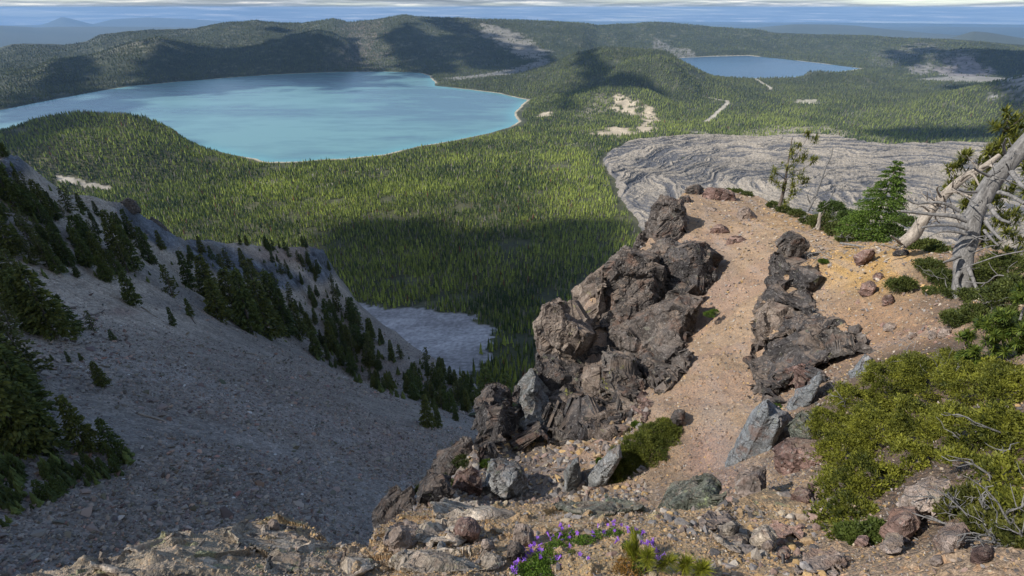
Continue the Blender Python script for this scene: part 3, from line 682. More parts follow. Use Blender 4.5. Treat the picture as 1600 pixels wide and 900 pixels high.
# ================================================================== the near spur: ground sheets
EDGE = [(640, 805, 5.4), (660, 765, 6.6), (700, 735, 7.6), (738, 700, 8.7), (770, 650, 10.3), (835, 600, 12.3), (868, 520, 14.3), (935, 445, 17.3), (985, 405, 20), (1012, 360, 23), (1042, 318, 27),
        (1070, 300, 31), (1100, 294, 33), (1150, 296, 33.5), (1190, 312, 32), (1225, 328, 30), (1270, 338, 27.5), (1320, 350, 25), (1395, 378, 21), (1450, 380, 19), (1520, 386, 17), (1600, 405, 15), (1750, 450, 12.5)]
SPOLY = np.array([(-2.5, -3)]+[P(*e)[:2].tolist() for e in EDGE]+[(22, 0), (10, -12)])
SP_C = [(1080, 740, 7.6), (1000, 760, 7.2), (900, 775, 7.0), (800, 785, 6.7), (720, 780, 6.6), (1060, 680, 8.8), (1000, 700, 8.2), (920, 700, 8.6), (1100, 620, 10.2), (1040, 640, 9.6), (960, 660, 9.8), (1120, 560, 12), (1060, 600, 10.9), (1140, 500, 14.5),
        (1150, 440, 18), (1150, 400, 20.5), (1140, 360, 24), (1130, 325, 28), (1110, 305, 31), (1170, 320, 29.5), (1200, 350, 24.5), (1200, 380, 21),
        (1185, 500, 14.2), (1160, 570, 11.8), (1165, 620, 10.2), (1140, 680, 8.6), (1120, 720, 7.7), (1190, 440, 17.3),
        (1300, 400, 17), (1260, 410, 16.6), (1400, 400, 15.5), (1350, 450, 14), (1300, 500, 12.7), (1290, 455, 14.8), (1450, 480, 12), (1400, 540, 10.2), (1500, 560, 8.2), (1310, 610, 8.9), (1250, 690, 7.0), (1400, 650, 6.6), (1550, 650, 5.1), (1300, 680, 6.6),
        (1300, 800, 3.8), (1200, 850, 2.9), (1200, 780, 4.6), (1400, 850, 2.75), (1550, 850, 2.4), (1500, 760, 3.4), (1340, 740, 5.0), (1600, 550, 7.2), (1100, 850, 2.45), (1600, 450, 10.5),
        (1250, 340, 27), (1350, 375, 20.5), (1450, 390, 17.3), (1550, 410, 14.2), (1280, 365, 22), (1400, 500, 11.8), (1220, 640, 8.7), (1360, 560, 10.2), (1400, 900, 2.2), (1200, 900, 2.2), (1600, 700, 4.2),
        (1260, 560, 11.6), (1230, 600, 10.6)]
spc = [P(*c) for c in SP_C]
for e in EDGE[:8]: q_ = P(*e); spc.append(q_-np.array((0, 0, .3)))
for e in EDGE[10:]: spc.append(P(*e))
for a_, b_, c_, dz in ((880, 640, 11.3, -.6), (950, 560, 13.4, -1.2), (1000, 480, 16.0, -1.0), (1040, 430, 19, -.4), (820, 690, 9.4, -.3)): q_ = P(a_, b_, c_); spc.append(q_+np.array((0, 0, dz)))
SPR = RBF(spc, .0006)
NEDGE = [(-260, 985, 3.6), (100, 902, 3.05), (160, 882, 3.05), (270, 848, 3.05), (330, 834, 3.15), (375, 820, 3.25), (430, 813, 3.25), (478, 826, 3.1), (490, 842, 2.9), (520, 862, 2.7), (560, 869, 2.6), (592, 863, 2.6), (600, 832, 2.9),
         (640, 804, 3.1), (700, 798, 3.12), (760, 793, 3.1), (860, 788, 3.08), (940, 788, 3.02), (1010, 795, 2.95), (1080, 800, 2.95), (1120, 790, 3.1), (1160, 772, 3.5), (1195, 760, 4.0)]
NPOLY = np.array([P(*e)[:2].tolist() for e in NEDGE]+[(3.2, 1.8), (3, -2), (-6, -2.5)])
ncc = [P(*c) for c in NEDGE]+[P(*c) for c in [(1000, 900, 1.78), (1000, 850, 2.15), (1150, 850, 2.4), (1150, 900, 2.0), (850, 900, 1.78), (850, 850, 2.15), (700, 900, 1.82), (700, 850, 2.25), (560, 900, 2.05),
      (430, 850, 2.72), (400, 890, 2.28), (300, 880, 2.5), (250, 900, 2.4), (1250, 900, 2.1), (1200, 850, 2.85), (1200, 800, 3.4), (620, 860, 2.45)]]+[np.array((0, 0, -1.72)), np.array((-3, 0, -1.7)), np.array((3, 0, -1.4)), np.array((0, -2, -1.6))]
NRB = RBF(ncc, .001)
BURIED = []
def spur_z(x, y, detail=1):
    z = SPR(x, y); q = np.stack([x, y], -1)
    sd = sdist(x, y, SPOLY)
    if detail:
        sd = sd+fbm(q/1.3, 3, 131)*.35
        z = z+fbm(q/2.2, 4, 132)*.16+fbm(q/.5, 3, 133)*.045
    d = np.maximum(sd, 0)
    return z-2.0*d-np.maximum(d-.3, 0)*1.2
def near_z(x, y, detail=1):
    z = NRB(x, y); q = np.stack([x, y], -1); sd = sdist(x, y, NPOLY)
    if detail:
        sd = sd+fbm(q/.5, 3, 141)*.09
        left = sstep(.4, -1.0, x)
        st = ridged(np.stack([x/1.1+.3*y, y/.16-.25*x/.16], -1), 3, 142)
        z = z+fbm(q/.5, 4, 143)*.05+st*.035*(.3+left)+voro(q/np.array([.5, .22]), 144)[2][..., 2]*.07*(.25+left)
    d = np.maximum(sd, 0)
    return z-2.6*d-np.maximum(d-.1, 0)*2
def pebbles(x, y, r):
    """real relief of the gravel"""
    q = np.stack([x, y], -1); h = np.zeros(x.shape)
    for sc, s in ((.012, 1), (.03, 2), (.07, 3), (.15, 4)):
        f1, f2, rn, of = voro(q/sc, 150+s); on = rn[..., 0] > (.45 if sc < .05 else .86)
        px = r/512
        w = np.clip((sc/px-1.2)/2, 0, 1)
        h = h+np.where(on, np.maximum(.42-f1, 0)*sc*1.1, 0)*w
    return h
def cnoise(q, *a): return fbm(q, *a)[..., None]
def fore_cols(x, y, z, near):
    u, v = proj(np.stack([x, y, z], -1)); q = np.stack([x, y], -1)
    n = cnoise(q/.8, 4, 161); n2 = cnoise(q/.12, 3, 162); n3 = cnoise(q/3, 3, 163)
    def bl(cx, cy, rx, ry, rot=0, soft=.5):
        c, s = math.cos(rot), math.sin(rot); a = ((u-cx)*c+(v-cy)*s)/rx; e = (-(u-cx)*s+(v-cy)*c)/ry
        return np.clip(1-sstep(1-soft, 1+soft, np.hypot(a, e)+.35*n[..., 0]), 0, 1)[..., None]
    c = np.array((.365, .270, .185))*(1+.12*n+.18*n2)
    if near:
        c = np.array((.42, .305, .185))*(1+.16*n+.25*n2)
        lf = sstep(620, 480, u)[..., None]
        c = lerp(c, np.array((.38, .325, .25))*(1+.2*n2+.2*n), lf*.9)
        pal = sstep(.05, .4, n+.5*n2); c = lerp(c, np.array((.44, .36, .28)), pal*lf*.8)
        st = cnoise(np.stack([x/.5+.2*y, y/.07-.3*x/.07], -1), 4, 165)
        dk = sstep(.08, .34, st)*np.maximum(lf, (1-sstep(770, 850, v))[..., None]*.9+.12)
        c = lerp(c, np.array((.12, .12, .105)), dk*.5)
        lich = sstep(.30, .5, cnoise(q/.09, 3, 166))*np.maximum(lf, (1-sstep(780, 830, v))[..., None])
        c = lerp(c, np.array((.34, .37, .20)), lich*.6)
        c = lerp(c, np.array((.44, .31, .15)), bl(430, 826, 45, 16)*.85)
        c = lerp(c, np.array((.40, .30, .17)), bl(920, 880, 70, 30)*.8)
    else:
        c = lerp(c, np.array((.43, .285, .120))*(1+.2*n2), bl(1380, 420, 105, 38, .1)*.95)
        c = lerp(c, np.array((.40, .27, .14))*(1+.2*n2), bl(1260, 335, 70, 30)*.7)
        c = lerp(c, np.array((.33, .215, .135))*(1+.2*n2), bl(1400, 510, 110, 40)*.7)
        c = lerp(c, np.array((.33, .22, .20))*(1+.2*n2), bl(1115, 730, 40, 60, -.2)*.5)
        c = lerp(c, np.array((.27, .22, .19)), bl(1120, 430, 30, 60)*.5)
        pink = sstep(.1, .4, n3+.5*n); c = lerp(c, np.array((.36, .24, .19)), pink*.35)
        c = lerp(c, np.array((.16, .15, .145))*(1+.5*n2), bl(760, 740, 120, 60)*.6)
        rut = cnoise(np.stack([x/.35-.1*y/.35, y/2.6], -1), 4, 167); c = c*(1+.30*rut); c = lerp(c, np.array((.30, .255, .225)), sstep(.1, .45, rut)*.5)
        wh = sstep(.2, .4, n)*bl(780, 760, 60, 36); c = lerp(c, np.array((.42, .41, .40)), wh)
        c = lerp(c, np.array((.12, .09, .07)), bl(1460, 690, 210, 150, 0, .25)*.85)      # dark litter under the shrubs, also painted in for their inner shade
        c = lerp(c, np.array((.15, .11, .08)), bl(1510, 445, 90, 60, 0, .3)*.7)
    return np.clip(c, .02, .8)
def mat_gravel(name, scale):
    m = NT(name); t = m.attr()
    c1 = m.n('ShaderNodeTexVoronoi'); m.l(m.geo, c1.inputs['Vector']); c1.inputs['Scale'].default_value = scale
    c2 = m.n('ShaderNodeTexVoronoi'); m.l(m.geo, c2.inputs['Vector']); c2.inputs['Scale'].default_value = scale*3.1
    s1 = m.n('ShaderNodeSeparateColor'); m.l(c1.outputs['Color'], s1.inputs[0]); s2 = m.n('ShaderNodeSeparateColor'); m.l(c2.outputs['Color'], s2.inputs[0])
    tone = m.ramp(s1.outputs[0], [(0, (.40, .40, .43)), (.18, (.72, .70, .70)), (.4, (.98, .96, .94)), (.65, (1.15, 1.08, .95)), (.85, (1.35, 1.05, .78)), (1, (1.7, 1.62, 1.5))], 'CONSTANT')
    tone2 = m.ramp(s2.outputs[1], [(0, .55), (.25, .85), (.6, 1.05), (.88, 1.3), (.97, 1.9)], 'CONSTANT')
    c = m.mix(.55, t, tone, 'MULTIPLY'); c = m.mix(.65, c, tone2, 'MULTIPLY')
    h = m.math('ADD', m.math('MULTIPLY', c1.outputs['Distance'], -1.0), m.math('MULTIPLY', c2.outputs['Distance'], -.4))
    h = m.math('ADD', h, m.math('MULTIPLY', m.noise(scale*2, 4, .7), .8))
    return m.done(c, m.bump(h, .5/scale, .9))
Tn, Rn, Xn, Yn = polar(-118, 96, 1560, .38, 4.6, 720)
Zn = near_z(Xn, Yn)+pebbles(Xn, Yn, Rn*1.5); cn = fore_cols(Xn, Yn, Zn, True)
kn = sdist(Xn, Yn, NPOLY) < 1.6
v_, f_, c_ = compact(np.stack([Xn, Yn, Zn], -1), grid_faces(*Xn.shape, kn), cn)
tag(add('ledge_ground', mesh_np('ledge_ground', v_, f_, mat_gravel('ledge_gravel', 95), False, c_)), kind='structure')
Tp, Rp, Xp, Yp = polar(-24, 74, 1150, 2.0, 38, 1000)
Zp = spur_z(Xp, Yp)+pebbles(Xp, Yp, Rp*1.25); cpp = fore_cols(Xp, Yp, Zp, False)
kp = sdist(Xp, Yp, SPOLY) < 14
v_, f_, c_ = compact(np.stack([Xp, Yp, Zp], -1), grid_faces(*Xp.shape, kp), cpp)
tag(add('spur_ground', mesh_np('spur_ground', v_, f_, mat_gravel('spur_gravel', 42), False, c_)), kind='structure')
def ground_z(x, y): return np.maximum(near_z(x, y), spur_z(x, y))
def on_ground(px, py, r0=1.2, r1=40):
    """where the view ray first meets the foreground ground"""
    d = ray(px, py); h = math.hypot(d[0], d[1]); rr = np.exp(np.linspace(math.log(r0), math.log(r1), 1500))
    x, y = d[0]/h*rr, d[1]/h*rr; z = d[2]/h*rr; g_ = ground_z(x, y); k = np.argmax(g_ >= z)
    return np.array((x[k], y[k], g_[k])), rr[k]
# ================================================================== rock
def mat_rock(name, base, dark, light, lichen=None, sc=1.0, strata=0, lich_amt=.5):
    m = NT(name); co = m.geo
    n = m.noise(1.1*sc, 6, .65, co); n2 = m.noise(7*sc, 5, .7, co); n3 = m.noise(28*sc, 3, .7, co)
    c = m.ramp(n, [(.32, dark), (.5, base), (.66, light)])
    c = m.mix(1, c, m.ramp(n2, [(.3, .62), (.5, 1), (.68, 1.4)]), 'MULTIPLY')
    c = m.mix(1, c, m.ramp(n3, [(.3, .75), (.52, 1), (.7, 1.4)]), 'MULTIPLY')
    fl = m.ramp(m.noise(16*sc, 3, .6, m.vadd(co, (5, 3, 1))), [(.60, 0), (.66, 1)]); c = m.mix(m.math('MULTIPLY', fl, .55), c, (.36, .34, .31))
    if lichen: 
        lf = m.ramp(m.noise(3.2*sc, 6, .72, m.vadd(co, (9, 1, 4))), [(.64-.06*lich_amt, 0), (.70-.04*lich_amt, 1)]); c = m.mix(m.math('MULTIPLY', lf, .75), c, lichen)
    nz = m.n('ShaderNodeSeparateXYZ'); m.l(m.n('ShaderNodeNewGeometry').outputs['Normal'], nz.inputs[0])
    dust = m.math('MULTIPLY', m.ramp(nz.outputs[2], [(.62, 0), (.9, 1)]), m.ramp(m.noise(2.4*sc, 4, .65, m.vadd(co, (3, 3, 3))), [(.42, 0), (.60, .7)])); c = m.mix(dust, c, (.27, .205, .155))  # tan dust on up-facing faces, also painting the sunlit look of the tops
    h = m.math('ADD', m.math('MULTIPLY', n2, 1.0), m.math('MULTIPLY', n3, .35))
    if strata:
        w = m.noise(1, 3, .6, m.vmul(co, (2.2*strata, 1.0*strata, 9*strata))); c = m.mix(1, c, m.ramp(w, [(.35, .6), (.6, 1.3)]), 'MULTIPLY'); h = m.math('ADD', h, m.math('MULTIPLY', w, 1.6))
    rs = m.ramp(m.noise(1.5*sc, 5, .7, m.vadd(co, (7, 2, 8))), [(.56, 0), (.68, .6)]); c = m.mix(rs, c, (.20, .115, .08))
    cr = m.ramp(m.vor(.9*sc, m.vadd(co, m.noise(2*sc, 3, .6, co, out=1)), 'DISTANCE_TO_EDGE'), [(0, 0), (.045, 1)])
    c = m.mix(1, c, m.ramp(cr, [(0, .55), (1, 1)]), 'MULTIPLY'); h = m.math('ADD', h, m.math('MULTIPLY', cr, .35))
    return m.done(c, m.bump(h, .05/sc, 1.0))
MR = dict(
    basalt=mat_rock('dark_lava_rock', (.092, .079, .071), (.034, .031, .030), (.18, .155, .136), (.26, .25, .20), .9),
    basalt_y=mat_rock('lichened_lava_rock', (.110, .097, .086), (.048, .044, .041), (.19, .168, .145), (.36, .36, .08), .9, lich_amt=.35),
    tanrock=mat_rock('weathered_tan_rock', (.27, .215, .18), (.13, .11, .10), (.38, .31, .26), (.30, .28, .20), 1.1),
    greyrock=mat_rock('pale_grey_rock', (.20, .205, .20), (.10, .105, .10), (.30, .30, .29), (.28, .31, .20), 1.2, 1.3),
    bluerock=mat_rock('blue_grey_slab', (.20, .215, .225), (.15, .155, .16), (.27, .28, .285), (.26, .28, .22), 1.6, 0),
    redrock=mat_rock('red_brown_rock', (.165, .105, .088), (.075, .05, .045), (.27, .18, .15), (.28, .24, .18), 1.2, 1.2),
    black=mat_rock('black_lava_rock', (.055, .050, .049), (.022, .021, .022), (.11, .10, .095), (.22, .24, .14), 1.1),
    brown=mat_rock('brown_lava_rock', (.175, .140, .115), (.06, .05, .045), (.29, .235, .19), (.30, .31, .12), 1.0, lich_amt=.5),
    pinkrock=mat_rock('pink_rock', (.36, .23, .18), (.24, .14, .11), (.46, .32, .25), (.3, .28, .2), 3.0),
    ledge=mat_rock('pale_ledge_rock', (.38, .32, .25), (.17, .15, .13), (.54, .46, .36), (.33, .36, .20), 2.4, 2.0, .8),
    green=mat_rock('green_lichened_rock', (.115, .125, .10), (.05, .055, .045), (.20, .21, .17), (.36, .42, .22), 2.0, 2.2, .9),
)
HIT = {}
def hit_r(px, py):
    k = (px, py)
    if k not in HIT:
        p, r = on_ground(px, py); HIT[k] = r if r > 1.25 else 99.
    return HIT[k]
def block_mesh(name, poly, r, thick, mat, seed, bulge=.35, vox=None, amp=1.0, hug=False, down=0.25):
    pts = np.array([p[:2] for p in poly], float); cen = pts.mean(0)
    rv = np.array([p[2] if len(p) > 2 else r for p in poly], float)
    if hug: rv = np.minimum(rv, np.array([hit_r(a, b) for a, b in pts])-hug)
    W3 = P(pts[:, 0], pts[:, 1], rv); size = float(np.linalg.norm(W3.max(0)-W3.min(0)))
    c3 = P(cen[0], cen[1], rv.mean())
    hd = c3*np.array((1, 1, 0)); hd /= np.linalg.norm(hd)
    th = thick; n = len(pts)
    rings = []
    def ring(s, push, dz): return c3+(W3-c3)*s+hd*push+np.array((0, 0, dz))
    rings.append(ring(.88, th, -th*down*1.6)); rings.append(ring(1.0, th*.45, -th*down*.5)); rings.append(ring(1.0, 0, 0)); rings.append(ring(.90, -bulge*size*.16, 0)); rings.append(ring(.62, -bulge*size*.24, 0))
    Vv = np.concatenate(rings+[rings[0].mean(0)[None], rings[-1].mean(0)[None]])
    F4 = []; m = len(rings)
    for a in range(m-1):
        for k in range(n): F4.append((a*n+k, a*n+(k+1) % n, (a+1)*n+(k+1) % n, (a+1)*n+k))
    tri = [(k, (k+1) % n, m*n) for k in range(n)]+[((m-1)*n+(k+1) % n, (m-1)*n+k, m*n+1) for k in range(n)]
    me = bpy.data.meshes.new(name); me.from_pydata(Vv.tolist(), [], F4+tri); me.update()
    bm = bmesh.new(); bm.from_mesh(me); bmesh.ops.recalc_face_normals(bm, faces=bm.faces); bm.to_mesh(me); bm.free()
    dist = np.linalg.norm(c3); vx = vox or max(dist/512*1.15, size/95)
    o = bpy.data.objects.new('tmp', me); COL.objects.link(o)
    md = o.modifiers.new('r', 'REMESH'); md.mode = 'VOXEL'; md.voxel_size = vx
    sm = o.modifiers.new('s', 'SMOOTH'); sm.iterations = 3; sm.factor = .5
    dg = bpy.context.evaluated_depsgraph_get(); m2 = bpy.data.meshes.new_from_object(o.evaluated_get(dg)); bpy.data.objects.remove(o); bpy.data.meshes.remove(me)
    k = len(m2.vertices); co = np.zeros(k*3); m2.vertices.foreach_get('co', co); co = co.reshape(-1, 3)
    no = np.zeros(k*3); m2.vertices.foreach_get('normal', no); no = no.reshape(-1, 3)
    sz = min(size, 3.0)
    def facet(co, no, cell, keep, step, sd_):
        """snap each cell of the surface onto its own broken plane"""
        q = (co+np.stack([fbm(co/(cell*1.5), 2, sd_+3), fbm(co/(cell*1.5), 2, sd_+4), fbm(co/(cell*1.5), 2, sd_+5)], -1)*cell*.18)
        qs = np.array((1.15, 1.15, .72))*q/cell+sd_*3.7; f1, f2, rn, of = voro(qs, sd_)
        key = (rn*1023).astype(np.int64)@np.array((1, 1024, 1048576)); u_, inv = np.unique(key, return_inverse=True); inv = inv.ravel(); kk = len(u_); cnt = np.bincount(inv, minlength=kk)[:, None]
        c = np.stack([np.bincount(inv, co[:, j], kk) for j in range(3)], 1)/cnt; nn = np.stack([np.bincount(inv, no[:, j], kk) for j in range(3)], 1); nn /= np.linalg.norm(nn, axis=1)[:, None]+1e-9
        gg = np.random.default_rng(sd_); tilt = gg.normal(0, .22*min(amp, 1), (kk, 3)); nn = nn+tilt; nn /= np.linalg.norm(nn, axis=1)[:, None]
        off = gg.uniform(-1, .4, kk)*step; d = ((co-c[inv])*nn[inv]).sum(1); d = np.clip(d, -cell*.6, cell*.6)
        co = co-nn[inv]*(d*keep*(.35+.65*min(amp, 1)))[:, None]+nn[inv]*off[inv][:, None]
        gap = 1-np.clip((f2-f1)/.07, 0, 1); return co-no*(gap*cell*.10*min(1, amp+.2))[:, None]
    co = facet(co, no, sz*.44, .95, sz*.045*amp, seed); co = facet(co, no, sz*.15, .7, sz*.014*amp, seed+50)
    if size/vx > 60: co = facet(co, no, sz*.055, .5, sz*.006*amp, seed+90)
    disp = amp*sz*(.006*fbm(co/(sz*.1), 4, seed+1)); co = co+no*disp[:, None]
    m2.vertices.foreach_set('co', co.astype(np.float32).ravel()); m2.update(); m2.name = name
    m2.materials.clear(); m2.materials.append(mat)
    m2.polygons.foreach_set('use_smooth', np.zeros(len(m2.polygons), bool))
    # origin at the base
    base = np.array((co[:, 0].mean(), co[:, 1].mean(), co[:, 2].min())); m2.transform(Matrix.Translation(-Vector(base)))
    return m2, base
def crag(name, label, cat, blocks, group=None, cat_=0):
    objs = []; bs = []
    for k, (poly, r, th, mt, *kw) in enumerate(blocks):
        me, b = block_mesh('rock_block', poly, r, th, MR[mt], 300+len(label)*3+k*17, hug=.12 if cat_ == 0 else .5, **(kw[0] if kw else {})); objs.append(me); bs.append(b)
    bs = np.array(bs); o0 = np.array((bs[:, 0].mean(), bs[:, 1].mean(), bs[:, 2].min())); root = empty(name, o0.tolist()); tag(root, label, cat, group)
    for me, b in zip(objs, bs): add('rock_block', me, root, (b-o0).tolist())
    return root
LEFT = [
    ([(990, 424), (998, 390), (1020, 378), (1060, 382), (1084, 384), (1086, 402), (1050, 420), (1012, 432)], 21.5, 1.6, 'basalt'),
    ([(1000, 380, 24), (1050, 372, 23), (1100, 392, 21), (1110, 450, 18.6), (1092, 520, 16.2), (1062, 580, 14), (1036, 604, 13.4), (960, 590, 14.5), (940, 530, 16), (925, 480, 17.6), (960, 420, 19)], 18, 2.0, 'black', dict(vox=.06)),
    ([(850, 505, 14.4), (890, 505, 14.9), (940, 515, 15.6), (960, 560, 14), (1010, 590, 13.2), (1000, 640, 11.6), (960, 680, 10.9), (880, 694, 10.8), (790, 700, 10.5), (760, 660, 10.8), (835, 600, 12.9)], 13, 2.0, 'black', dict(vox=.05)),
    ([(1003, 356), (1017, 341), (1017, 322), (1033, 307), (1048, 308), (1063, 311), (1072, 328), (1077, 358), (1066, 378), (1050, 398), (1030, 393), (1012, 386), (1009, 366)], 24, 2.2, 'basalt'),
    ([(985, 408), (992, 380), (1000, 362), (1012, 370), (1024, 392), (1016, 412), (1000, 418)], 23, 2, 'basalt'),
    ([(1030, 402), (1052, 384), (1082, 376), (1104, 385), (1117, 404), (1116, 432), (1112, 452), (1098, 470), (1075, 480), (1045, 476), (1018, 455), (1008, 425)], 18.6, 2.6, 'black'),
    ([(932, 436), (953, 402), (984, 388), (1006, 400), (1032, 402), (1040, 450), (1032, 500), (990, 522), (950, 518), (943, 490)], 17.6, 2.6, 'basalt'),
    ([(888, 492), (900, 468), (925, 440), (950, 412), (952, 450), (942, 500), (938, 524), (915, 518), (895, 508)], 17.0, 2.2, 'brown'),
    ([(940, 528), (950, 505), (990, 500), (1030, 480), (1060, 462), (1097, 468), (1106, 490), (1088, 528), (1074, 550), (1062, 578), (1040, 602), (1012, 594), (978, 578), (950, 560)], 15.0, 2.6, 'basalt'),
    ([(836, 540), (840, 500), (845, 483), (858, 476), (876, 480), (887, 497), (907, 508), (930, 520), (942, 538), (926, 560), (918, 574), (893, 578), (862, 570), (840, 566)], 13.4, 2.6, 'brown'),
    ([(828, 596), (834, 562), (866, 570), (896, 576), (920, 576), (906, 602), (890, 622), (866, 634), (846, 628)], 12.6, 2.2, 'black'),
    ([(918, 580), (937, 572), (956, 580), (944, 608), (936, 640), (905, 640), (892, 622)], 12.2, 1.8, 'brown'),
    ([(938, 552), (960, 566), (1000, 580), (1012, 598), (1006, 622), (985, 646), (958, 648), (934, 632), (936, 600)], 12.0, 2.0, 'basalt_y'),
    ([(1000, 590), (1040, 600), (1062, 578), (1074, 556), (1082, 566), (1066, 590), (1046, 612), (1016, 622)], 12.0, 1.5, 'basalt'),
    ([(738, 716), (742, 684), (750, 642), (764, 626), (800, 627), (806, 650), (806, 690), (790, 712), (760, 722)], 9.9, 1.8, 'black'),
    ([(800, 632), (820, 612), (834, 598), (846, 626), (866, 640), (858, 676), (836, 700), (806, 700)], 10.8, 2.0, 'greyrock'),
    ([(858, 636), (892, 628), (916, 640), (922, 664), (910, 690), (880, 700), (846, 692), (850, 660)], 10.6, 1.8, 'basalt_y'),
    ([(910, 640), (940, 634), (985, 642), (1000, 662), (975, 680), (940, 690), (912, 684)], 10.5, 1.4, 'brown'),
    ([(985, 640), (1010, 622), (1022, 640), (1012, 660), (998, 664)], 10.6, .9, 'redrock'),
]
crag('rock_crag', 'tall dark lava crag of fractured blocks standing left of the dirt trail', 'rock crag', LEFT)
MID = [
    ([(1196, 402), (1230, 392), (1268, 400), (1290, 436), (1278, 470), (1292, 500), (1336, 510), (1352, 548), (1296, 592), (1242, 612), (1206, 632), (1162, 618), (1158, 560), (1166, 500), (1186, 450)], 18, 1.6, 'black', dict(bulge=.05)),
    ([(1208, 384), (1214, 372), (1232, 364), (1256, 367), (1266, 383), (1263, 398), (1242, 404), (1216, 400)], 17.3, 1.4, 'basalt'),
    ([(1195, 400), (1200, 392), (1225, 398), (1252, 404), (1282, 412), (1292, 436), (1276, 456), (1248, 456), (1222, 442), (1200, 434)], 16.6, 1.8, 'black'),
    ([(1186, 462), (1196, 434), (1230, 440), (1262, 456), (1280, 470), (1268, 492), (1232, 488), (1200, 480)], 15.8, 1.6, 'black'),
    ([(1166, 500), (1172, 484), (1188, 462), (1232, 480), (1244, 500), (1252, 522), (1222, 548), (1188, 542), (1166, 524)], 14.6, 1.8, 'brown'),
    ([(1238, 494), (1266, 484), (1284, 510), (1276, 536), (1262, 548), (1228, 556), (1196, 550), (1206, 524)], 13.8, 1.6, 'black'),
    ([(1266, 526), (1276, 512), (1292, 507), (1320, 509), (1334, 526), (1346, 546), (1322, 558), (1292, 558), (1272, 545)], 12.4, 1.3, 'basalt_y'),
    ([(1194, 556), (1236, 558), (1270, 548), (1294, 562), (1278, 586), (1244, 606), (1212, 604)], 12.4, 1.5, 'redrock'),
    ([(1158, 566), (1164, 538), (1198, 548), (1218, 598), (1230, 614), (1198, 630), (1166, 616), (1156, 592)], 12.4, 1.5, 'basalt'),
    ([(1320, 520), (1338, 512), (1352, 530), (1356, 548), (1340, 556), (1328, 540)], 12.0, .8, 'basalt'),
]
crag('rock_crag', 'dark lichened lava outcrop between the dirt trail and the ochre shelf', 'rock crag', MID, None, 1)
def single(name, label, cat, poly, r, th, mt, group=None, **kw):
    c = on_ground(np.mean([p[0] for p in poly]), max(p[1] for p in poly)-2)[1]
    me, b = block_mesh(name, poly, r if r else c+.0, th, MR[mt], 700+int(poly[0][0]), **({'hug': .06} if not r and th < .45 else {}), **kw)
    return tag(add(name, me, None, b.tolist()), label, cat, group)
single('rock_slab', 'large blue grey tilted slab at the foot of the trail, left of the juniper', 'rock slab', [(1112, 766), (1126, 742), (1150, 692), (1175, 647), (1196, 630), (1204, 650), (1232, 658), (1238, 672), (1216, 690), (1206, 716), (1196, 742), (1168, 752), (1140, 768)], 7.3, .8, 'bluerock', bulge=.06, amp=.22)
single('rock_slab', 'narrow grey slab below the dark outcrop, between two patches of gravel', 'rock slab', [(1226, 640), (1238, 622), (1268, 598), (1282, 584), (1286, 596), (1274, 620), (1262, 642), (1244, 660), (1230, 654)], 8.6, .7, 'bluerock', bulge=.2, amp=.5)
single('rock_slab', 'small grey green leaning slab just above the juniper branches', 'rock slab', [(1324, 600), (1330, 580), (1350, 556), (1364, 562), (1360, 592), (1346, 612), (1328, 616)], 9.3, .6, 'bluerock', bulge=.2, amp=.5)
single('boulder', 'brown block with vertical grooves against the left edge of the juniper', 'boulder', [(1204, 712), (1228, 702), (1274, 704), (1290, 716), (1274, 748), (1258, 768), (1232, 784), (1214, 756)], 5.7, .7, 'redrock')
single('boulder', 'dark yellow lichened lump between the grey slab and the juniper', 'boulder', [(1232, 664), (1246, 652), (1268, 660), (1276, 684), (1266, 704), (1240, 702)], 6.6, .6, 'green')
single('boulder', 'square tan rock with a ringed face beside the near gravel', 'boulder', [(1146, 764), (1162, 746), (1188, 750), (1198, 774), (1194, 798), (1162, 806), (1146, 786)], 4.3, .5, 'tanrock')
single('boulder', 'red brown rock standing upright at the lower left of the juniper', 'boulder', [(1218, 798), (1240, 776), (1268, 776), (1268, 802), (1256, 828), (1236, 836), (1218, 824)], 3.75, .4, 'redrock')
single('boulder', 'flat grey rock with green lichen lying on the lip of the ledge', 'boulder', [(1022, 804), (1036, 786), (1070, 774), (1110, 768), (1140, 776), (1128, 794), (1090, 802), (1050, 810)], 3.25, .45, 'green', amp=.6)
single('boulder', 'large pinkish brown boulder in the shade at the foot of the juniper', 'boulder', [(1401, 792), (1408, 776), (1430, 768), (1474, 770), (1482, 790), (1464, 812), (1438, 814), (1416, 804)], 0, .4, 'tanrock', amp=.6)
single('boulder', 'rounded brown striped boulder below the pinkish boulder', 'boulder', [(1374, 826), (1386, 812), (1418, 812), (1434, 834), (1420, 853), (1394, 850), (1378, 842)], 0, .3, 'redrock', amp=.5)
single('boulder', 'flat tan stone under the striped boulder by the juniper', 'boulder', [(1368, 860), (1382, 848), (1408, 854), (1408, 868), (1386, 870)], 0, .2, 'tanrock', amp=.5)
single('boulder', 'ochre boulder at the bottom right beside the bleached branch', 'boulder', [(1448, 854), (1464, 836), (1496, 836), (1506, 852), (1490, 866), (1462, 868)], 0, .25, 'tanrock', amp=.5)
single('rock_fin', 'upright grey fin of rock just beyond the ledge, left one of the pair', 'rock', [(880, 786), (882, 752), (890, 728), (904, 722), (906, 748), (902, 774), (894, 788)], 7.2, .5, 'greyrock', amp=.4)
single('rock_fin', 'broad grey fin of rock just beyond the ledge, below the green mat', 'rock', [(914, 786), (916, 756), (930, 734), (950, 712), (972, 704), (968, 726), (948, 752), (942, 778), (930, 788)], 7.3, .6, 'greyrock', amp=.4)
single('boulder', 'brown stone at the top of the green mat on the trail side', 'boulder', [(1046, 664), (1052, 648), (1066, 646), (1070, 658), (1060, 670)], 9.0, .4, 'basalt')
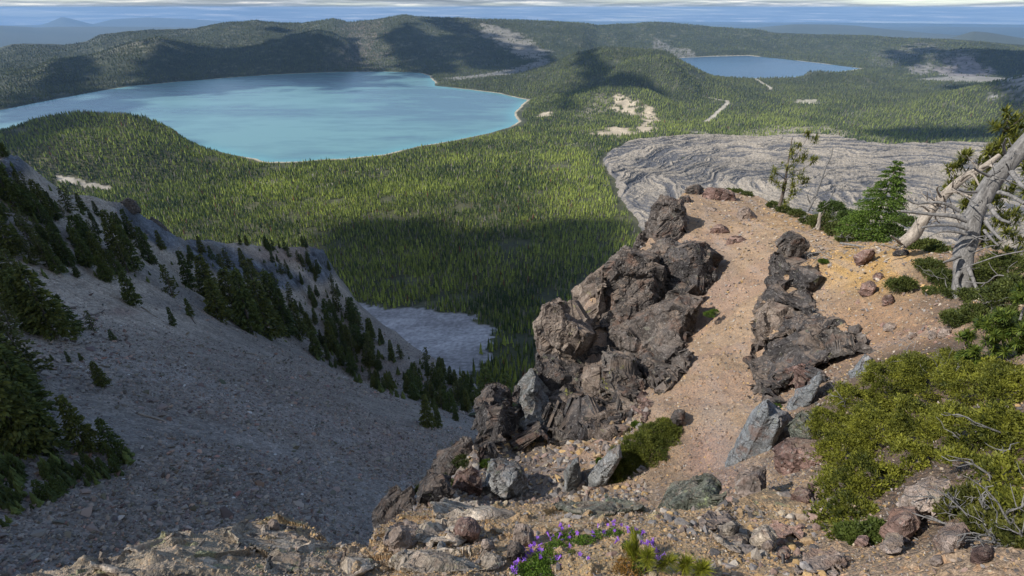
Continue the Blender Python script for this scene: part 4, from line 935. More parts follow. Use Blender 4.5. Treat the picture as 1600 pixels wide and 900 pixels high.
single('boulder', 'white streaked dark rock hanging on the slope below the ledge', 'boulder', [(748, 786), (756, 756), (780, 738), (812, 742), (826, 766), (816, 788), (780, 794)], 6.9, .7, 'greyrock')
single('boulder', 'dark leaning rock at the left edge below the crag', 'boulder', [(648, 792), (660, 768), (690, 752), (712, 760), (704, 784), (676, 796)], 6.3, .6, 'black')
single('boulder', 'dark rib of rock dropping away below the left lip of the central ledge', 'boulder', [(574, 858), (592, 818), (622, 790), (650, 776), (656, 800), (626, 836), (600, 866)], 8.5, 1.2, 'basalt')
single('boulder', 'dark rib of rock between the small bushes and the crag foot', 'boulder', [(660, 770), (680, 738), (708, 712), (736, 700), (742, 724), (716, 752), (690, 772)], 10.5, 1.2, 'basalt')
single('boulder', 'reddish rubble rock perched left of the streaked rock', 'boulder', [(706, 790), (712, 756), (736, 742), (752, 752), (748, 784), (728, 794)], 6.8, .6, 'redrock')
for lab, poly, mt in (
    ('long pale lichened ledge rock sloping down to the bottom left', [(96, 908), (170, 880), (270, 848), (340, 834), (396, 846), (420, 876), (330, 908), (200, 920)], 'ledge'),
    ('pale ledge rock forming the tip above the scree, with ochre rubble on it', [(344, 838), (380, 822), (440, 822), (480, 838), (516, 864), (460, 876), (390, 868)], 'ledge'),
    ('flat grey cracked slab at the bottom edge left of centre', [(400, 905), (420, 878), (500, 872), (580, 874), (600, 892), (580, 912), (460, 914)], 'ledge'),
    ('pale rock on the left lip of the central ledge', [(592, 866), (602, 836), (640, 822), (668, 830), (660, 852), (622, 868)], 'tanrock'),
    ('long thin grey ledge rock along the lip behind the rubble', [(650, 806), (700, 796), (790, 792), (850, 796), (840, 812), (760, 822), (680, 822)], 'ledge'),
    ('grey lichened ledge rock on the lip behind the purple flowers', [(860, 794), (940, 788), (1010, 796), (1020, 808), (950, 812), (870, 808)], 'green'),
    ('flat tan bedrock slab right of the pine seedling', [(1096, 850), (1120, 832), (1168, 836), (1178, 856), (1150, 872), (1108, 868)], 'ledge'),
    ('cracked tan bedrock slab between the ringed rock and the juniper', [(1080, 826), (1096, 808), (1142, 808), (1150, 824), (1120, 834)], 'tanrock'),
    ('tan bedrock slab at the bottom edge below the juniper', [(1230, 900), (1250, 876), (1310, 872), (1330, 890), (1300, 908)], 'tanrock'),
    ('long tan bedrock slab in the middle of the rubble on the ledge', [(640, 850), (664, 830), (720, 826), (750, 838), (730, 856), (670, 862)], 'ledge'),
    ('pinkish bedrock slab just under the red brown upright rock', [(1180, 836), (1196, 818), (1230, 826), (1262, 840), (1240, 856), (1200, 852)], 'pinkrock'),
    ('low dark bench of rock crossing the ledge below the rubble', [(600, 884), (640, 874), (720, 872), (790, 878), (800, 892), (720, 900), (620, 900)], 'ledge')):
    me, b = block_mesh('rock_slab', poly, 9, .16, MR[mt], 1200+poly[0][0], hug=.015, bulge=.05, amp=.35); tag(add('rock_slab', me, None, b.tolist()), lab, 'rock slab')
for lab, poly, r, mt in (
    ('dark capped rock at the far end of the spur, highest against the lava flow', [(1069, 308), (1071, 294), (1084, 287), (1102, 291), (1098, 304), (1086, 310)], 31, 'basalt'),
    ('broad brown rock on the far tip of the spur beside the low shrubs', [(1094, 312), (1104, 292), (1126, 290), (1148, 302), (1152, 318), (1128, 326), (1104, 324)], 30, 'redrock'),
    ('bluish rock below the far tip of the spur', [(1066, 340), (1070, 328), (1080, 327), (1088, 338), (1080, 345)], 27.4, 'bluerock'),
    ('rounded pink rock between the far rocks and the trail', [(1090, 340), (1096, 330), (1110, 323), (1122, 328), (1120, 342), (1104, 346)], 27.2, 'tanrock'),
    ('curved layered slab leaning at the far end of the trail', [(1150, 342), (1154, 326), (1168, 322), (1182, 336), (1204, 358), (1188, 362), (1166, 356)], 26, 'tanrock'),
    ('brown layered stones beside the trail, above a smaller pair', [(1104, 368), (1110, 356), (1128, 350), (1142, 362), (1132, 373), (1114, 374)], 23.6, 'redrock'),
    ('lower layered stone lying in the upper trail', [(1132, 384), (1140, 370), (1158, 372), (1176, 382), (1168, 389), (1144, 390)], 22, 'redrock'),
    ('dark red knob beside the knob of the crag', [(1058, 316), (1064, 306), (1078, 306), (1080, 318), (1066, 322)], 28.5, 'black'),
    ('long brown boulder half sunk in the ochre gravel shelf', [(1330, 412), (1336, 398), (1352, 390), (1366, 388), (1368, 400), (1350, 412), (1338, 419)], 0, 'redrock'),
    ('round dark brown boulder in the middle of the ochre shelf', [(1340, 456), (1348, 442), (1362, 440), (1371, 452), (1358, 466), (1346, 466)], 0, 'redrock'),
    ('small brown stone between the two brown boulders on the shelf', [(1362, 437), (1366, 427), (1378, 427), (1382, 434), (1372, 440)], 0, 'redrock'),
    ('split reddish stone low on the shelf near the small bush', [(1376, 478), (1380, 464), (1392, 460), (1398, 470), (1390, 480)], 0, 'redrock'),
    ('black flat stone on the upper rim of the shelf', [(1392, 400), (1398, 390), (1416, 390), (1424, 398), (1410, 402)], 0, 'black'),
    ('pinkish loose rock of the row above the juniper, largest', [(1462, 528), (1468, 516), (1482, 514), (1488, 524), (1478, 531)], 0, 'tanrock'),
    ('orange loose rock of the row above the juniper', [(1448, 531), (1454, 520), (1464, 524), (1462, 533)], 0, 'tanrock'),
    ('pink flat rock at the left end of the loose row above the juniper', [(1416, 530), (1420, 522), (1434, 523), (1434, 532)], 0, 'tanrock'),
    ('pale pink rock on the shelf right of the lichened boulder', [(1376, 516), (1384, 506), (1400, 508), (1402, 517), (1388, 520)], 0, 'tanrock'),
):
    single('boulder', lab, 'boulder', poly, r, .5 if r == 0 else .9, mt, amp=.8)
# stones by the thousand, one sheet of gravel; the larger loose ones are things
MIDROCK = rock_protos(12, 22, 2)
GV = {}
for nm, (X_, Y_, Z_, dm) in dict(near=(Xn, Yn, Zn, NPOLY), spur=(Xp, Yp, Zp, SPOLY)).items():
    k_ = (sdist(X_, Y_, dm) < .15); pts_ = np.stack([X_[k_], Y_[k_], Z_[k_]], -1); GV[nm] = (pts_, *proj(pts_))
def scatter_fore(n, u0, u1, v0, v1, smin, smax, seed, which):
    g = np.random.default_rng(seed); p, u, v = GV[which]; i = np.nonzero((u > u0) & (u < u1) & (v > v0) & (v < v1))[0]
    i = g.choice(i, n); q = p[i]+0; r = np.hypot(q[:, 0], q[:, 1]); q[:, :2] += g.normal(0, 1, (n, 2))*(r*.0025)[:, None]
    return q, np.exp(g.uniform(math.log(smin), math.log(smax), n)**1.0)*r*1.3
PAL = 1.1*np.array([(.34, .24, .14), (.42, .28, .13), (.29, .23, .18), (.22, .19, .17), (.15, .13, .12), (.27, .19, .155), (.38, .33, .27), (.11, .10, .095), (.33, .27, .19), (.24, .22, .205)])
def gravel(name, label, n, box, smin, smax, seed, sub=MIDROCK, which='near'):
    p, s = scatter_fore(n, *box, smin, smax, seed, which); g = np.random.default_rng(seed+1)
    V_, F_, i_ = scatter_rocks(p, s, sub, seed, .12); c = PAL[g.integers(0, len(PAL), len(p))]*g.uniform(.7, 1.25, (len(p), 1))
    tag(add(name, mesh_np(name, V_, F_, STONE, False, None, c[i_])), label, 'gravel', kind='stuff')
ms = NT('loose_stone'); cs_ = m2_ = ms.mix(1, ms.attr(), ms.ramp(ms.noise(40, 4, .7), [(.3, .65), (.7, 1.35)]), 'MULTIPLY'); STONE = ms.done(cs_, ms.bump(ms.noise(60, 4, .7), .01, .8))
gravel('ledge_gravel', 'angular tan and orange gravel covering the near ledge', 16000, (380, 1330, 790, 905), .0008, .0038, 51, LOWROCK)
gravel('ledge_stones', 'larger broken stones among the gravel of the near ledge', 420, (520, 1600, 800, 905), .0045, .0125, 52)
gravel('corner_stones', 'flat pink and ochre stones between the ledge and the juniper', 150, (1040, 1330, 770, 905), .006, .016, 58, MIDROCK)
gravel('corner_gravel', 'brown and ochre gravel around the boulders in the bottom right corner', 5000, (1100, 1600, 760, 905), .0008, .0040, 57, LOWROCK, 'spur')
gravel('trail_gravel', 'small tan stones scattered along the dirt trail', 12000, (640, 1300, 300, 800), .0006, .0034, 53, LOWROCK, 'spur')
gravel('shelf_gravel', 'ochre and pink stones scattered over the ochre shelf', 9000, (1200, 1600, 370, 760), .0006, .0030, 54, LOWROCK, 'spur')
gravel('slope_rubble', 'broken reddish rubble on the slope between ledge and crag', 1900, (640, 1010, 640, 800), .003, .012, 55, MIDROCK, 'spur')
for k, (px, py, s) in enumerate(((1380, 511, 11), (1396, 512, 9), (1425, 527, 8), (1440, 520, 7), (1455, 530, 8), (1472, 520, 12), (1486, 527, 8), (1418, 518, 7), (1448, 512, 7), (1500, 530, 7), (1462, 536, 6), (1340, 475, 7), (1318, 458, 6), (1290, 452, 7))):
    poly = [(px+s*math.cos(a)*random.uniform(.75, 1.15), py+s*.62*math.sin(a)*random.uniform(.75, 1.15)) for a in np.linspace(0, 6.28, 8)[:-1]]
    r_ = on_ground(px, py)[1]; me, b = block_mesh('stone', poly, r_, s/800*r_*2, MR['pinkrock'], 1700+k, amp=.6); tag(add('stone', me, None, b.tolist()), 'one of the loose pink and orange stones on the shelf above the juniper', 'stone', 'loose pink stones on the shelf')
for k, (px, py, s, mt, lab) in enumerate((
    (730, 838, 22, 'redrock', 'dark red upright stone on the left of the near ledge'), (818, 846, 20, 'tanrock', 'square pale tan stone just left of the purple flowers'), (804, 868, 16, 'basalt', 'dark grey stone leaning below the square tan stone'),
    (628, 850, 22, 'tanrock', 'pale flat stone at the left lip of the near ledge'), (762, 858, 12, 'tanrock', 'rounded ochre stone between the red stone and the tan stone'), (1190, 850, 22, 'ledge', 'flat pale stone on the near gravel under the ringed rock'),
    (1198, 858, 12, 'tanrock', 'round ochre stone beside the flat pale stone'), (1305, 880, 11, 'tanrock', 'ochre stone alone on the near gravel right of centre'), (1222, 870, 13, 'redrock', 'small square pinkish stone below the red brown rock'),
    (1140, 835, 16, 'ledge', 'pale broken slab piece in the middle of the near gravel'), (1460, 880, 13, 'tanrock', 'tan stone at the bottom edge by the bleached branch'), (1530, 872, 20, 'redrock', 'brown wedge of rock at the bottom right corner'),
    (430, 826, 12, 'tanrock', 'round ochre stone on the tip of the left ledge'), (382, 824, 8, 'tanrock', 'small ochre stone on the left ledge, nearest the drop'), (690, 860, 11, 'greyrock', 'grey stone half buried at the left of the near ledge'),
    (1300, 795, 16, 'tanrock', 'tan stone showing through the lower left of the juniper'), (1345, 850, 12, 'redrock', 'red stone at the foot of the leafy green shrub'))):
    poly = [(px+s*math.cos(a)*random.uniform(.75, 1.15), py+s*.72*math.sin(a)*random.uniform(.75, 1.15)) for a in np.linspace(0, 6.28, 9)[:-1]]
    r_ = on_ground(px, min(py+s*.45, 899))[1]; me, b = block_mesh('stone', poly, r_, s/800*r_*2.2, MR[mt], 900+k, amp=.5); tag(add('stone', me, None, b.tolist()), lab, 'stone')
# ================================================================== vegetation near enough to read as plants
def tube(pts, rad, sides=8, seed=0, rough=0.0, cap=True):
    pts = np.asarray(pts, float); n = len(pts); rad = np.broadcast_to(np.asarray(rad, float), (n,))
    t = np.gradient(pts, axis=0); t /= np.linalg.norm(t, axis=1)[:, None]+1e-9
    ref = np.array((0, 0, 1.)) if abs(t[0, 2]) < .9 else np.array((1., 0, 0)); u = np.cross(t, ref); u /= np.linalg.norm(u, axis=1)[:, None]+1e-9; w = np.cross(t, u)
    a = np.linspace(0, 2*math.pi, sides, endpoint=False); g = np.random.default_rng(seed)
    rr = rad[:, None]*(1+rough*g.normal(0, 1, (n, sides)))
    V = pts[:, None]+u[:, None]*(np.cos(a)[None, :, None]*rr[..., None])+w[:, None]*(np.sin(a)[None, :, None]*rr[..., None])
    i = np.arange(n*sides).reshape(n, sides); j = np.roll(i, -1, 1)
    F4 = np.stack([i[:-1], j[:-1], j[1:], i[1:]], -1).reshape(-1, 4)
    V = np.concatenate([V.reshape(-1, 3), pts[-1:]]); k = n*sides
    F = np.concatenate([F4[:, [0, 1, 2]], F4[:, [0, 2, 3]], np.stack([i[-1], j[-1], np.full(sides, k)], -1)])
    return V, F
def merge(parts):
    Vs = []; Fs = []; b = 0
    for v, f in parts: Vs.append(v); Fs.append(f+b); b += len(v)
    return np.concatenate(Vs), np.concatenate(Fs)
def curve_pts(a, b, n, wob, seed, sag=0):
    g = np.random.default_rng(seed); a = np.array(a, float); b = np.array(b, float); t = np.linspace(0, 1, n)[:, None]; L = np.linalg.norm(b-a)
    p = a+(b-a)*t; off = np.cumsum(g.normal(0, 1, (n, 3)), 0); off -= off[0]+(off[-1]-off[0])*t
    p = p+off*wob*L/math.sqrt(n)*.5; p[:, 2] -= sag*L*(4*t*(1-t))[:, 0]; return p
def blades(pos, dirs, length, width, seed, up=None, bend=0):
    """one thin two-triangle leaf per row, pointing along dirs"""
    g = np.random.default_rng(seed); n = len(pos); d = dirs/(np.linalg.norm(dirs, axis=1)[:, None]+1e-9)
    s = np.cross(d, g.normal(size=(n, 3))); s /= np.linalg.norm(s, axis=1)[:, None]+1e-9
    L = np.broadcast_to(np.asarray(length, float), (n,))[:, None]; Wd = np.broadcast_to(np.asarray(width, float), (n,))[:, None]
    mid = pos+d*L*.5; tip = pos+d*L-np.array((0, 0, 1.))*L*bend
    V = np.stack([pos, mid+s*Wd*.5, tip, mid-s*Wd*.5], 1).reshape(-1, 3); i = np.arange(n)*4
    return V, np.stack([np.stack([i, i+1, i+2], -1), np.stack([i, i+2, i+3], -1)], 1).reshape(-1, 3)
def mat_leaf(name, mul=1.0, trans=.25, rough=.6):
    m = NT(name); t = m.attr(); m.b.inputs['Roughness'].default_value = rough; m.l(t, m.b.inputs['Base Color'])
    tr = m.n('ShaderNodeBsdfTranslucent'); m.l(t, tr.inputs['Color']); mx = m.n('ShaderNodeMixShader'); mx.inputs[0].default_value = trans
    m.t.links.new(m.b.outputs[0], mx.inputs[1]); m.t.links.new(tr.outputs[0], mx.inputs[2]); m.t.links.new(mx.outputs[0], m.out.inputs[0]); return m.m
def mat_wood(name, c1, c2, sc=1):
    m = NT(name); v = m.vmul(m.co, (14*sc, 14*sc, 2.2*sc)); n = m.noise(1, 5, .65, v, dist=1.2); n2 = m.noise(30*sc, 3, .6, m.co)
    c = m.mix(1, m.ramp(n, [(.3, c1), (.62, c2)]), m.ramp(n2, [(.3, .8), (.7, 1.2)]), 'MULTIPLY'); return m.done(c, m.bump(n, .02/sc, 1))
LEAF = mat_leaf('needle_green'); BARK = mat_wood('dark_bark', (.07, .055, .045), (.15, .125, .105)); DEAD = mat_wood('bleached_wood', (.075, .073, .071), (.25, .24, .228)); DEADT = mat_wood('tan_dead_wood', (.15, .125, .105), (.40, .35, .29))
def conifer_meshes(h, rad, whorls, per, twigs, seed, dark, light, ragged=.25, droop=.25, sz=1.0, lean=0, bare=0.06):
    g = np.random.default_rng(seed); parts = [tube([(0, 0, -.3), (lean*.1*h, 0, h*.4), (lean*h*.25, 0, h*.96)], [h*.021, h*.014, h*.003], 7, seed)]
    P_, D_, L_, C_ = [], [], [], []
    for w in range(whorls):
        t = (w+.5)/whorls; z = h*(bare+(1-bare)*t); R_ = rad*(1-t)**.85*(1 if t > .12 else .75+2*t)+.02*h
        for b in range(per):
            if g.random() < ragged*.35: continue
            a = g.uniform(0, 6.283); L = R_*g.uniform(1-ragged, 1+ragged*.6); zb = z+g.uniform(-.28, .28)*h/whorls
            nt = max(4, int(twigs*L/rad)); s = g.uniform(.12, 1, nt)**.8; el = lerp(.15, -.15, 1-t)
            q = np.stack([np.cos(a)*L*s, np.sin(a)*L*s, L*s*el-droop*L*s**2], -1)
            lat = g.normal(0, .16, nt)*L*s; q[:, 0] += -np.sin(a)*lat; q[:, 1] += np.cos(a)*lat; q[:, 2] += g.normal(0, .03, nt)*h/8
            q += (lean*h*.25*(zb/h), 0, zb)
            d = np.stack([np.cos(a)+g.normal(0, .55, nt), np.sin(a)+g.normal(0, .55, nt), g.normal(-.15, .35, nt)], -1)
            P_.append(q); D_.append(d); L_.append(np.full(nt, 1.)*g.uniform(.7, 1.3, nt)); cc = lerp(np.array(dark), np.array(light), np.clip(g.normal(.45, .25, nt)+.25*(s-.5), 0, 1)[:, None]); C_.append(cc)
    # leader
    k = 14; P_.append(np.stack([np.full(k, lean*h*.25), np.zeros(k), np.linspace(.88, .99, k)*h], -1)); D_.append(np.stack([g.normal(0, .5, k), g.normal(0, .5, k), np.full(k, .9)], -1)); L_.append(np.full(k, .7)); C_.append(np.tile(light, (k, 1)))
    P_ = np.concatenate(P_); D_ = np.concatenate(D_); L_ = np.concatenate(L_); C_ = np.concatenate(C_); ln = h*.062*sz*L_
    V, Fq = blades(P_, D_, ln, ln*(.55 if sz > .5 else .42), seed, bend=.15)
    tm = mesh_np('trunk', *parts[0], BARK, True); cm = mesh_np('crown', V, Fq, LEAF, False, None, np.repeat(C_, 2, 0)); return tm, cm
def place(name, meshes, loc, rz, sc, label, cat, group=None, names=('trunk', 'crown')):
    r = empty(name, loc, rz); r.scale = (sc,)*3 if np.isscalar(sc) else sc; tag(r, label, cat, group)
    for n, m in zip(names, meshes): add(n, m, r)
    return r
DK, LT = (.040, .060, .017), (.15, .18, .045)
PROTO = [conifer_meshes(10, 1.75, 30, 9, 15, 11, DK, LT, .18, .22, .8), conifer_meshes(10, 1.35, 28, 8, 13, 12, DK, (.10, .13, .036), .28, .2, .8), conifer_meshes(10, 2.1, 27, 10, 16, 13, (.04, .055, .014), (.17, .185, .042), .22, .22, .8),
         conifer_meshes(10, 1.9, 18, 7, 14, 14, (.04, .05, .016), (.15, .16, .045), .5, .15, .85), conifer_meshes(10, 2.6, 18, 10, 15, 15, DK, (.11, .15, .035), .22, .2, 1.0)]
YP = [conifer_meshes(10, 2.2, 20, 7, 15, 18, (.06, .09, .02), (.17, .20, .045), .35)]  # lighter yellow greens, painting the sunlit look of the conifers by the crag
def slope_hit(px, py, r0=35, r1=520):
    d = ray(px, py); h = math.hypot(d[0], d[1]); rr = np.linspace(r0, r1, 700); x, y = d[0]/h*rr, d[1]/h*rr; z = d[2]/h*rr; gz = slope_z(x, y, 0)
    ok = gz >= z; k = int(np.argmax(ok)) if ok.any() else -1
    return None if k < 0 else (x[k], y[k], float(slope_z(x[k:k+1], y[k:k+1])[0]))
def height_for(p, hpx):
    p = np.array(p, float); a = np.array(proj(p)); b = np.array(proj(p+(0, 0, 5))); return 5*hpx/np.linalg.norm(a-b)
MAIN = [(210, 477, 56, 0, 'broad dark conifer standing alone in the middle of the bare slope'), (272, 509, 32, 1, 'narrow conifer alone at the upper edge of the rubble, right of the broad one'), (300, 498, 30, 0, 'small conifer right beside the lone narrow conifer'),
        (150, 522, 34, 3, 'small leaning conifer left of the lone broad conifer'), (180, 538, 20, 4, 'tiny round conifer below the leaning one on bare scree'), (163, 607, 42, 2, 'single yellowish conifer on the open scree of the left slope'),
        (112, 571, 20, 1, 'left one of two tiny conifers on the open scree'), (131, 569, 15, 0, 'right one of two tiny conifers on the open scree'), (84, 566, 11, 0, 'smallest conifer sprout above the big left edge trees'),
        (90, 532, 118, 2, 'tall bushy conifer, right of the dense group on the left slope'), (62, 525, 96, 0, 'tall dark conifer, middle of the dense group on the left slope'), (115, 525, 66, 4, 'wide low conifer at the right foot of the dense group'),
        (50, 715, 170, 2, 'largest conifer, filling the left edge above the scree'), (90, 712, 118, 0, 'big dark conifer right of the largest one at the left edge'), (140, 708, 92, 2, 'tall yellow green conifer right of the big left edge trees'),
        (182, 712, 58, 4, 'dense low conifer at the right end of the left edge trees'), (14, 700, 150, 3, 'ragged conifer cut by the left picture edge'), (20, 610, 130, 2, 'bushy conifer high at the left picture edge'),
        (60, 655, 120, 0, 'conifer behind the largest left edge tree'), (270, 462, 52, 3, 'loose yellow conifer above the lone broad one'), (190, 402, 78, 2, 'tall ragged conifer below the dark knob on the ridge'), (212, 421, 72, 0, 'dark conifer right of the tall ragged one'),
        (236, 412, 60, 1, 'slim conifer right of the dark pair below the ridge'), (140, 420, 66, 0, 'dense conifer left of the tall ragged one'), (160, 414, 56, 2, 'pale green conifer in the group left of the ragged one'), (105, 412, 64, 1, 'straight conifer in the upper left group'),
        (95, 432, 52, 0, 'dark conifer at the bottom of the upper left group'), (124, 437, 28, 1, 'small conifer below the upper left group'), (50, 385, 56, 3, 'loose conifer high on the left slope'), (72, 384, 26, 1, 'small conifer on the pale bare patch high left'),
        (25, 404, 74, 2, 'large conifer high at the left edge'), (40, 335, 62, 0, 'dark conifer on the skyline of the left ridge'), (75, 340, 66, 2, 'tall skyline conifer second from the left'), (18, 318, 80, 0, 'dark skyline conifer at the left edge'),
        (130, 330, 30, 0, 'small dark conifer on the ridge line by itself'), (153, 336, 26, 1, 'thin young conifer on the ridge line left of the dark knob'), (108, 312, 26, 3, 'bent little conifer on the ridge line'),
        (345, 500, 66, 2, 'round topped conifer at the left of the central grove'), (372, 505, 84, 2, 'broad yellow green conifer in the central grove'), (394, 520, 98, 0, 'tall dark conifer in the central grove'), (421, 531, 90, 2, 'front conifer of the central grove'),
        (450, 527, 76, 1, 'slender conifer at the right of the central grove'), (412, 500, 92, 3, 'loose tall conifer at the back of the central grove'), (436, 512, 84, 0, 'dark conifer behind the slender one in the central grove'), (468, 530, 55, 2, 'low conifer at the right end of the central grove'),
        (332, 470, 72, 2, 'tall conifer up slope of the central grove'), (300, 455, 62, 1, 'thin conifer up slope to the left of the central grove'), (520, 548, 48, 2, 'conifer at the upper left of the lower band of trees'), (496, 560, 42, 0, 'dark conifer at the left end of the lower band of trees'),
        (668, 668, 50, 2, 'ragged conifer at the lowest tip of the band above the scree'), (684, 668, 34, 0, 'small conifer beside the lowest ragged one'), (712, 655, 26, 1, 'thin conifer on the pale dust right of the lowest ones')]
g = np.random.default_rng(77); ntree = 0
def put_tree(px, py, hpx, kind, label, group=None, protos=PROTO):
    p = slope_hit(px, py)
    if p is None: return
    H = height_for(p, hpx); sc = H/10; w = g.uniform(.85, 1.2)
    nm = ('trunk', 'crown'); place('conifer_tree', protos[kind % len(protos)], p, g.uniform(0, 6.28), (sc*w, sc*w, sc), label, 'conifer', group)
for t in MAIN: put_tree(*t)
def band(poly, n, h0, h1, label, group, seed, kinds=(0, 1, 2, 3, 4), dens=None):
    gg = np.random.default_rng(seed); poly = np.array(poly, float); c = 0; tries = 0; lo, hi = poly.min(0), poly.max(0)
    while c < n and tries < n*30:
        tries += 1; q = gg.uniform(lo, hi)
        if in_poly(q[0], q[1], poly): put_tree(q[0], q[1], gg.uniform(h0, h1)**1.0, int(gg.choice(kinds)), label, group); c += 1
band([(480, 520), (530, 470), (570, 515), (640, 560), (740, 605), (738, 640), (690, 650), (640, 620), (590, 615), (540, 585), (495, 560)], 92, 14, 36, 'small conifer in the crowded band along the lower right edge of the scree slope', 'small conifers banding the lower edge of the scree slope', 1)
band([(575, 600), (640, 606), (735, 615), (740, 640), (690, 648), (640, 620), (580, 612)], 30, 20, 34, 'conifer in the front row of the crowded band above the scree', 'conifers in the front row above the scree', 12)
band([(370, 379), (482, 384), (478, 392), (380, 390)], 16, 10, 20, 'tiny conifer on the skyline of the grey spur', 'tiny conifers along the top of the grey spur', 2)
band([(400, 390), (500, 400), (540, 460), (500, 520), (440, 440)], 34, 8, 24, 'little conifer on the reddish upper part of the spur', 'little conifers dotting the upper spur', 3, (1, 3, 0))
band([(230, 370), (330, 395), (440, 440), (480, 500), (400, 470), (280, 420)], 22, 14, 40, 'conifer among the pale cliffs in the middle of the slope', 'conifers among the pale cliffs of the slope', 4)
band([(0, 240), (60, 290), (110, 320), (190, 350), (200, 400), (60, 440), (0, 440)], 34, 14, 44, 'conifer among the scattered trees on the upper left slope', 'conifers scattered on the upper left slope', 5)
band([(0, 262), (60, 300), (190, 352), (265, 440), (120, 445), (0, 420)], 30, 30, 58, 'medium conifer in the open stand high on the left slope', 'medium conifers high on the left slope', 21)
band([(0, 720), (60, 740), (215, 715), (200, 745), (120, 770), (60, 800), (0, 830)], 36, 10, 34, 'low young conifer in the fringe below the big left edge trees', 'low conifers fringing the left edge trees', 6, (4, 0, 4))
band([(0, 440), (50, 440), (60, 600), (40, 720), (0, 740)], 12, 60, 110, 'dark conifer in the thick stand along the left picture edge', 'dark conifers in the stand at the left edge', 7)
for px, py, h, lab in ((760, 628, 52, 'sunlit yellow green conifer just left of the crag'), (790, 630, 44, 'second sunlit conifer, touching the crag'), (742, 634, 28, 'small sunlit conifer left of the taller sunlit pair')):
    p = slope_hit(px, py, 120) or tuple(P(px, py, 270)); H = height_for(p, h)/10; place('conifer_tree', YP[0], p, 1, (H*1.3, H*1.3, H), lab, 'conifer')
gs = np.random.default_rng(88); Vx, Fx, Cx, bx_ = [], [], [], 0; pos_ = []
for poly, n, h0, h1 in (([(470, 510), (530, 470), (570, 515), (640, 560), (745, 605), (740, 645), (690, 650), (640, 622), (590, 618), (540, 590), (495, 565)], 170, 2.5, 8), ([(0, 240), (60, 290), (185, 345), (300, 400), (440, 440), (480, 500), (380, 480), (230, 440), (60, 440), (0, 440)], 150, 1.2, 4.5),
        ([(380, 384), (500, 396), (530, 450), (560, 480), (500, 500), (420, 430)], 70, 1.5, 4), ([(0, 720), (60, 740), (215, 712), (200, 745), (120, 775), (50, 810), (0, 840)], 60, 1, 3)):
    poly = np.array(poly, float); lo, hi = poly.min(0), poly.max(0); c = 0
    while c < n:
        q = gs.uniform(lo, hi)
        if in_poly(q[0], q[1], poly):
            c += 1; p = slope_hit(q[0], q[1])
            if p: pos_.append((*p, gs.uniform(h0, h1)))
pos_ = np.array(pos_); vx_, fx_, ix_ = tree_tris(pos_[:, :3]-(0, 0, .2), pos_[:, 3], pos_[:, 3]*gs.uniform(.17, .28, len(pos_)), 6, 9, 89); cx_ = lerp(np.array((.036, .052, .016)), np.array((.12, .15, .04)), gs.random((len(pos_), 1)))
tag(add('young_trees', mesh_np('young_trees', vx_, fx_, fm, False, None, cx_[ix_]*gs.uniform(.6, 1.3, (len(ix_), 1)))), 'countless seedlings and dwarf conifers filling in between the trees of the talus slope', 'undergrowth', kind='stuff')
for k, (poly, r, lab) in enumerate((([(182, 330), (186, 316), (200, 308), (212, 314), (222, 330), (205, 338)], 322, 'dark rock knob on the ridge line of the left slope'), ([(228, 356), (236, 338), (252, 348), (268, 364), (280, 378), (255, 376)], 340, 'dark broken rocks on the ridge just below the knob'),
        ([(296, 392), (310, 376), (336, 378), (352, 392), (336, 404), (312, 402)], 368, 'pale blue grey cliff at the top of the left slope'), ([(476, 392), (492, 386), (508, 398), (518, 424), (512, 444), (494, 430), (480, 412)], 452, 'dark cliff at the blunt end of the spur'))):
    me, b = block_mesh('ridge_rock', poly, r, 16, MR['basalt' if k != 2 else 'bluerock'], 1500+k, vox=.55); tag(add('ridge_rock', me, None, b.tolist()), lab, 'rock')
# fallen logs on the slope
for k, (a, b, lab) in enumerate((((222, 481), (247, 498), 'long bleached log lying below the broad lone conifer'), ((120, 508), (165, 487), 'dark fallen branchy log left of the lone broad conifer'), ((315, 488), (334, 498), 'pale log left of the central grove'), ((300, 500), (306, 507), 'short pale log by the small conifer'),
        ((218, 650), (262, 664), 'thin long log on the dark rubble'), ((352, 505), (376, 512), 'brown fallen log at the foot of the central grove'), ((380, 550), (420, 555), 'brown log half sunk in the rubble'))):
    p, q_ = slope_hit(*a), slope_hit(*b)
    if p and q_:
        p = np.array(p); q_ = np.array(q_); m_ = (p+q_)/2; v, f = tube(curve_pts(p-m_+(0, 0, .25), q_-m_+(0, 0, .25), 8, .05, k), np.linspace(.32, .16, 8)*.8, 7, k, .12); tag(add('fallen_log', mesh_np('fallen_log', v, f, DEADT if k % 2 == 0 else BARK, True), None, m_.tolist()), lab, 'log')
# ------------------------------------------------------------------ hero conifer on the spur
def gp(px, py, r=None):
    p, rr = on_ground(px, py); return (p if r is None else P(px, py, r))
def dir_px(base, px, py, frac=0.0):
    """point seen at (px,py) at the same depth as base (frac pushes it away)"""
    b = np.array(base); d = ray(px, py); f = b[1]*CP-b[2]*SP; return d/F*f*(1+frac)
base = gp(1358, 376); H = height_for(base, 142)
hm_ = conifer_meshes(H, H*.42, 17, 22, 150, 31, (.026, .062, .012), (.150, .225, .035), .2, .22, .36, 0, .01)
r_ = place('conifer_tree', hm_, base, 0, (1.0, 1.0, 1), 'bright green dense cone shaped conifer at the edge of the spur, between the snags', 'conifer')
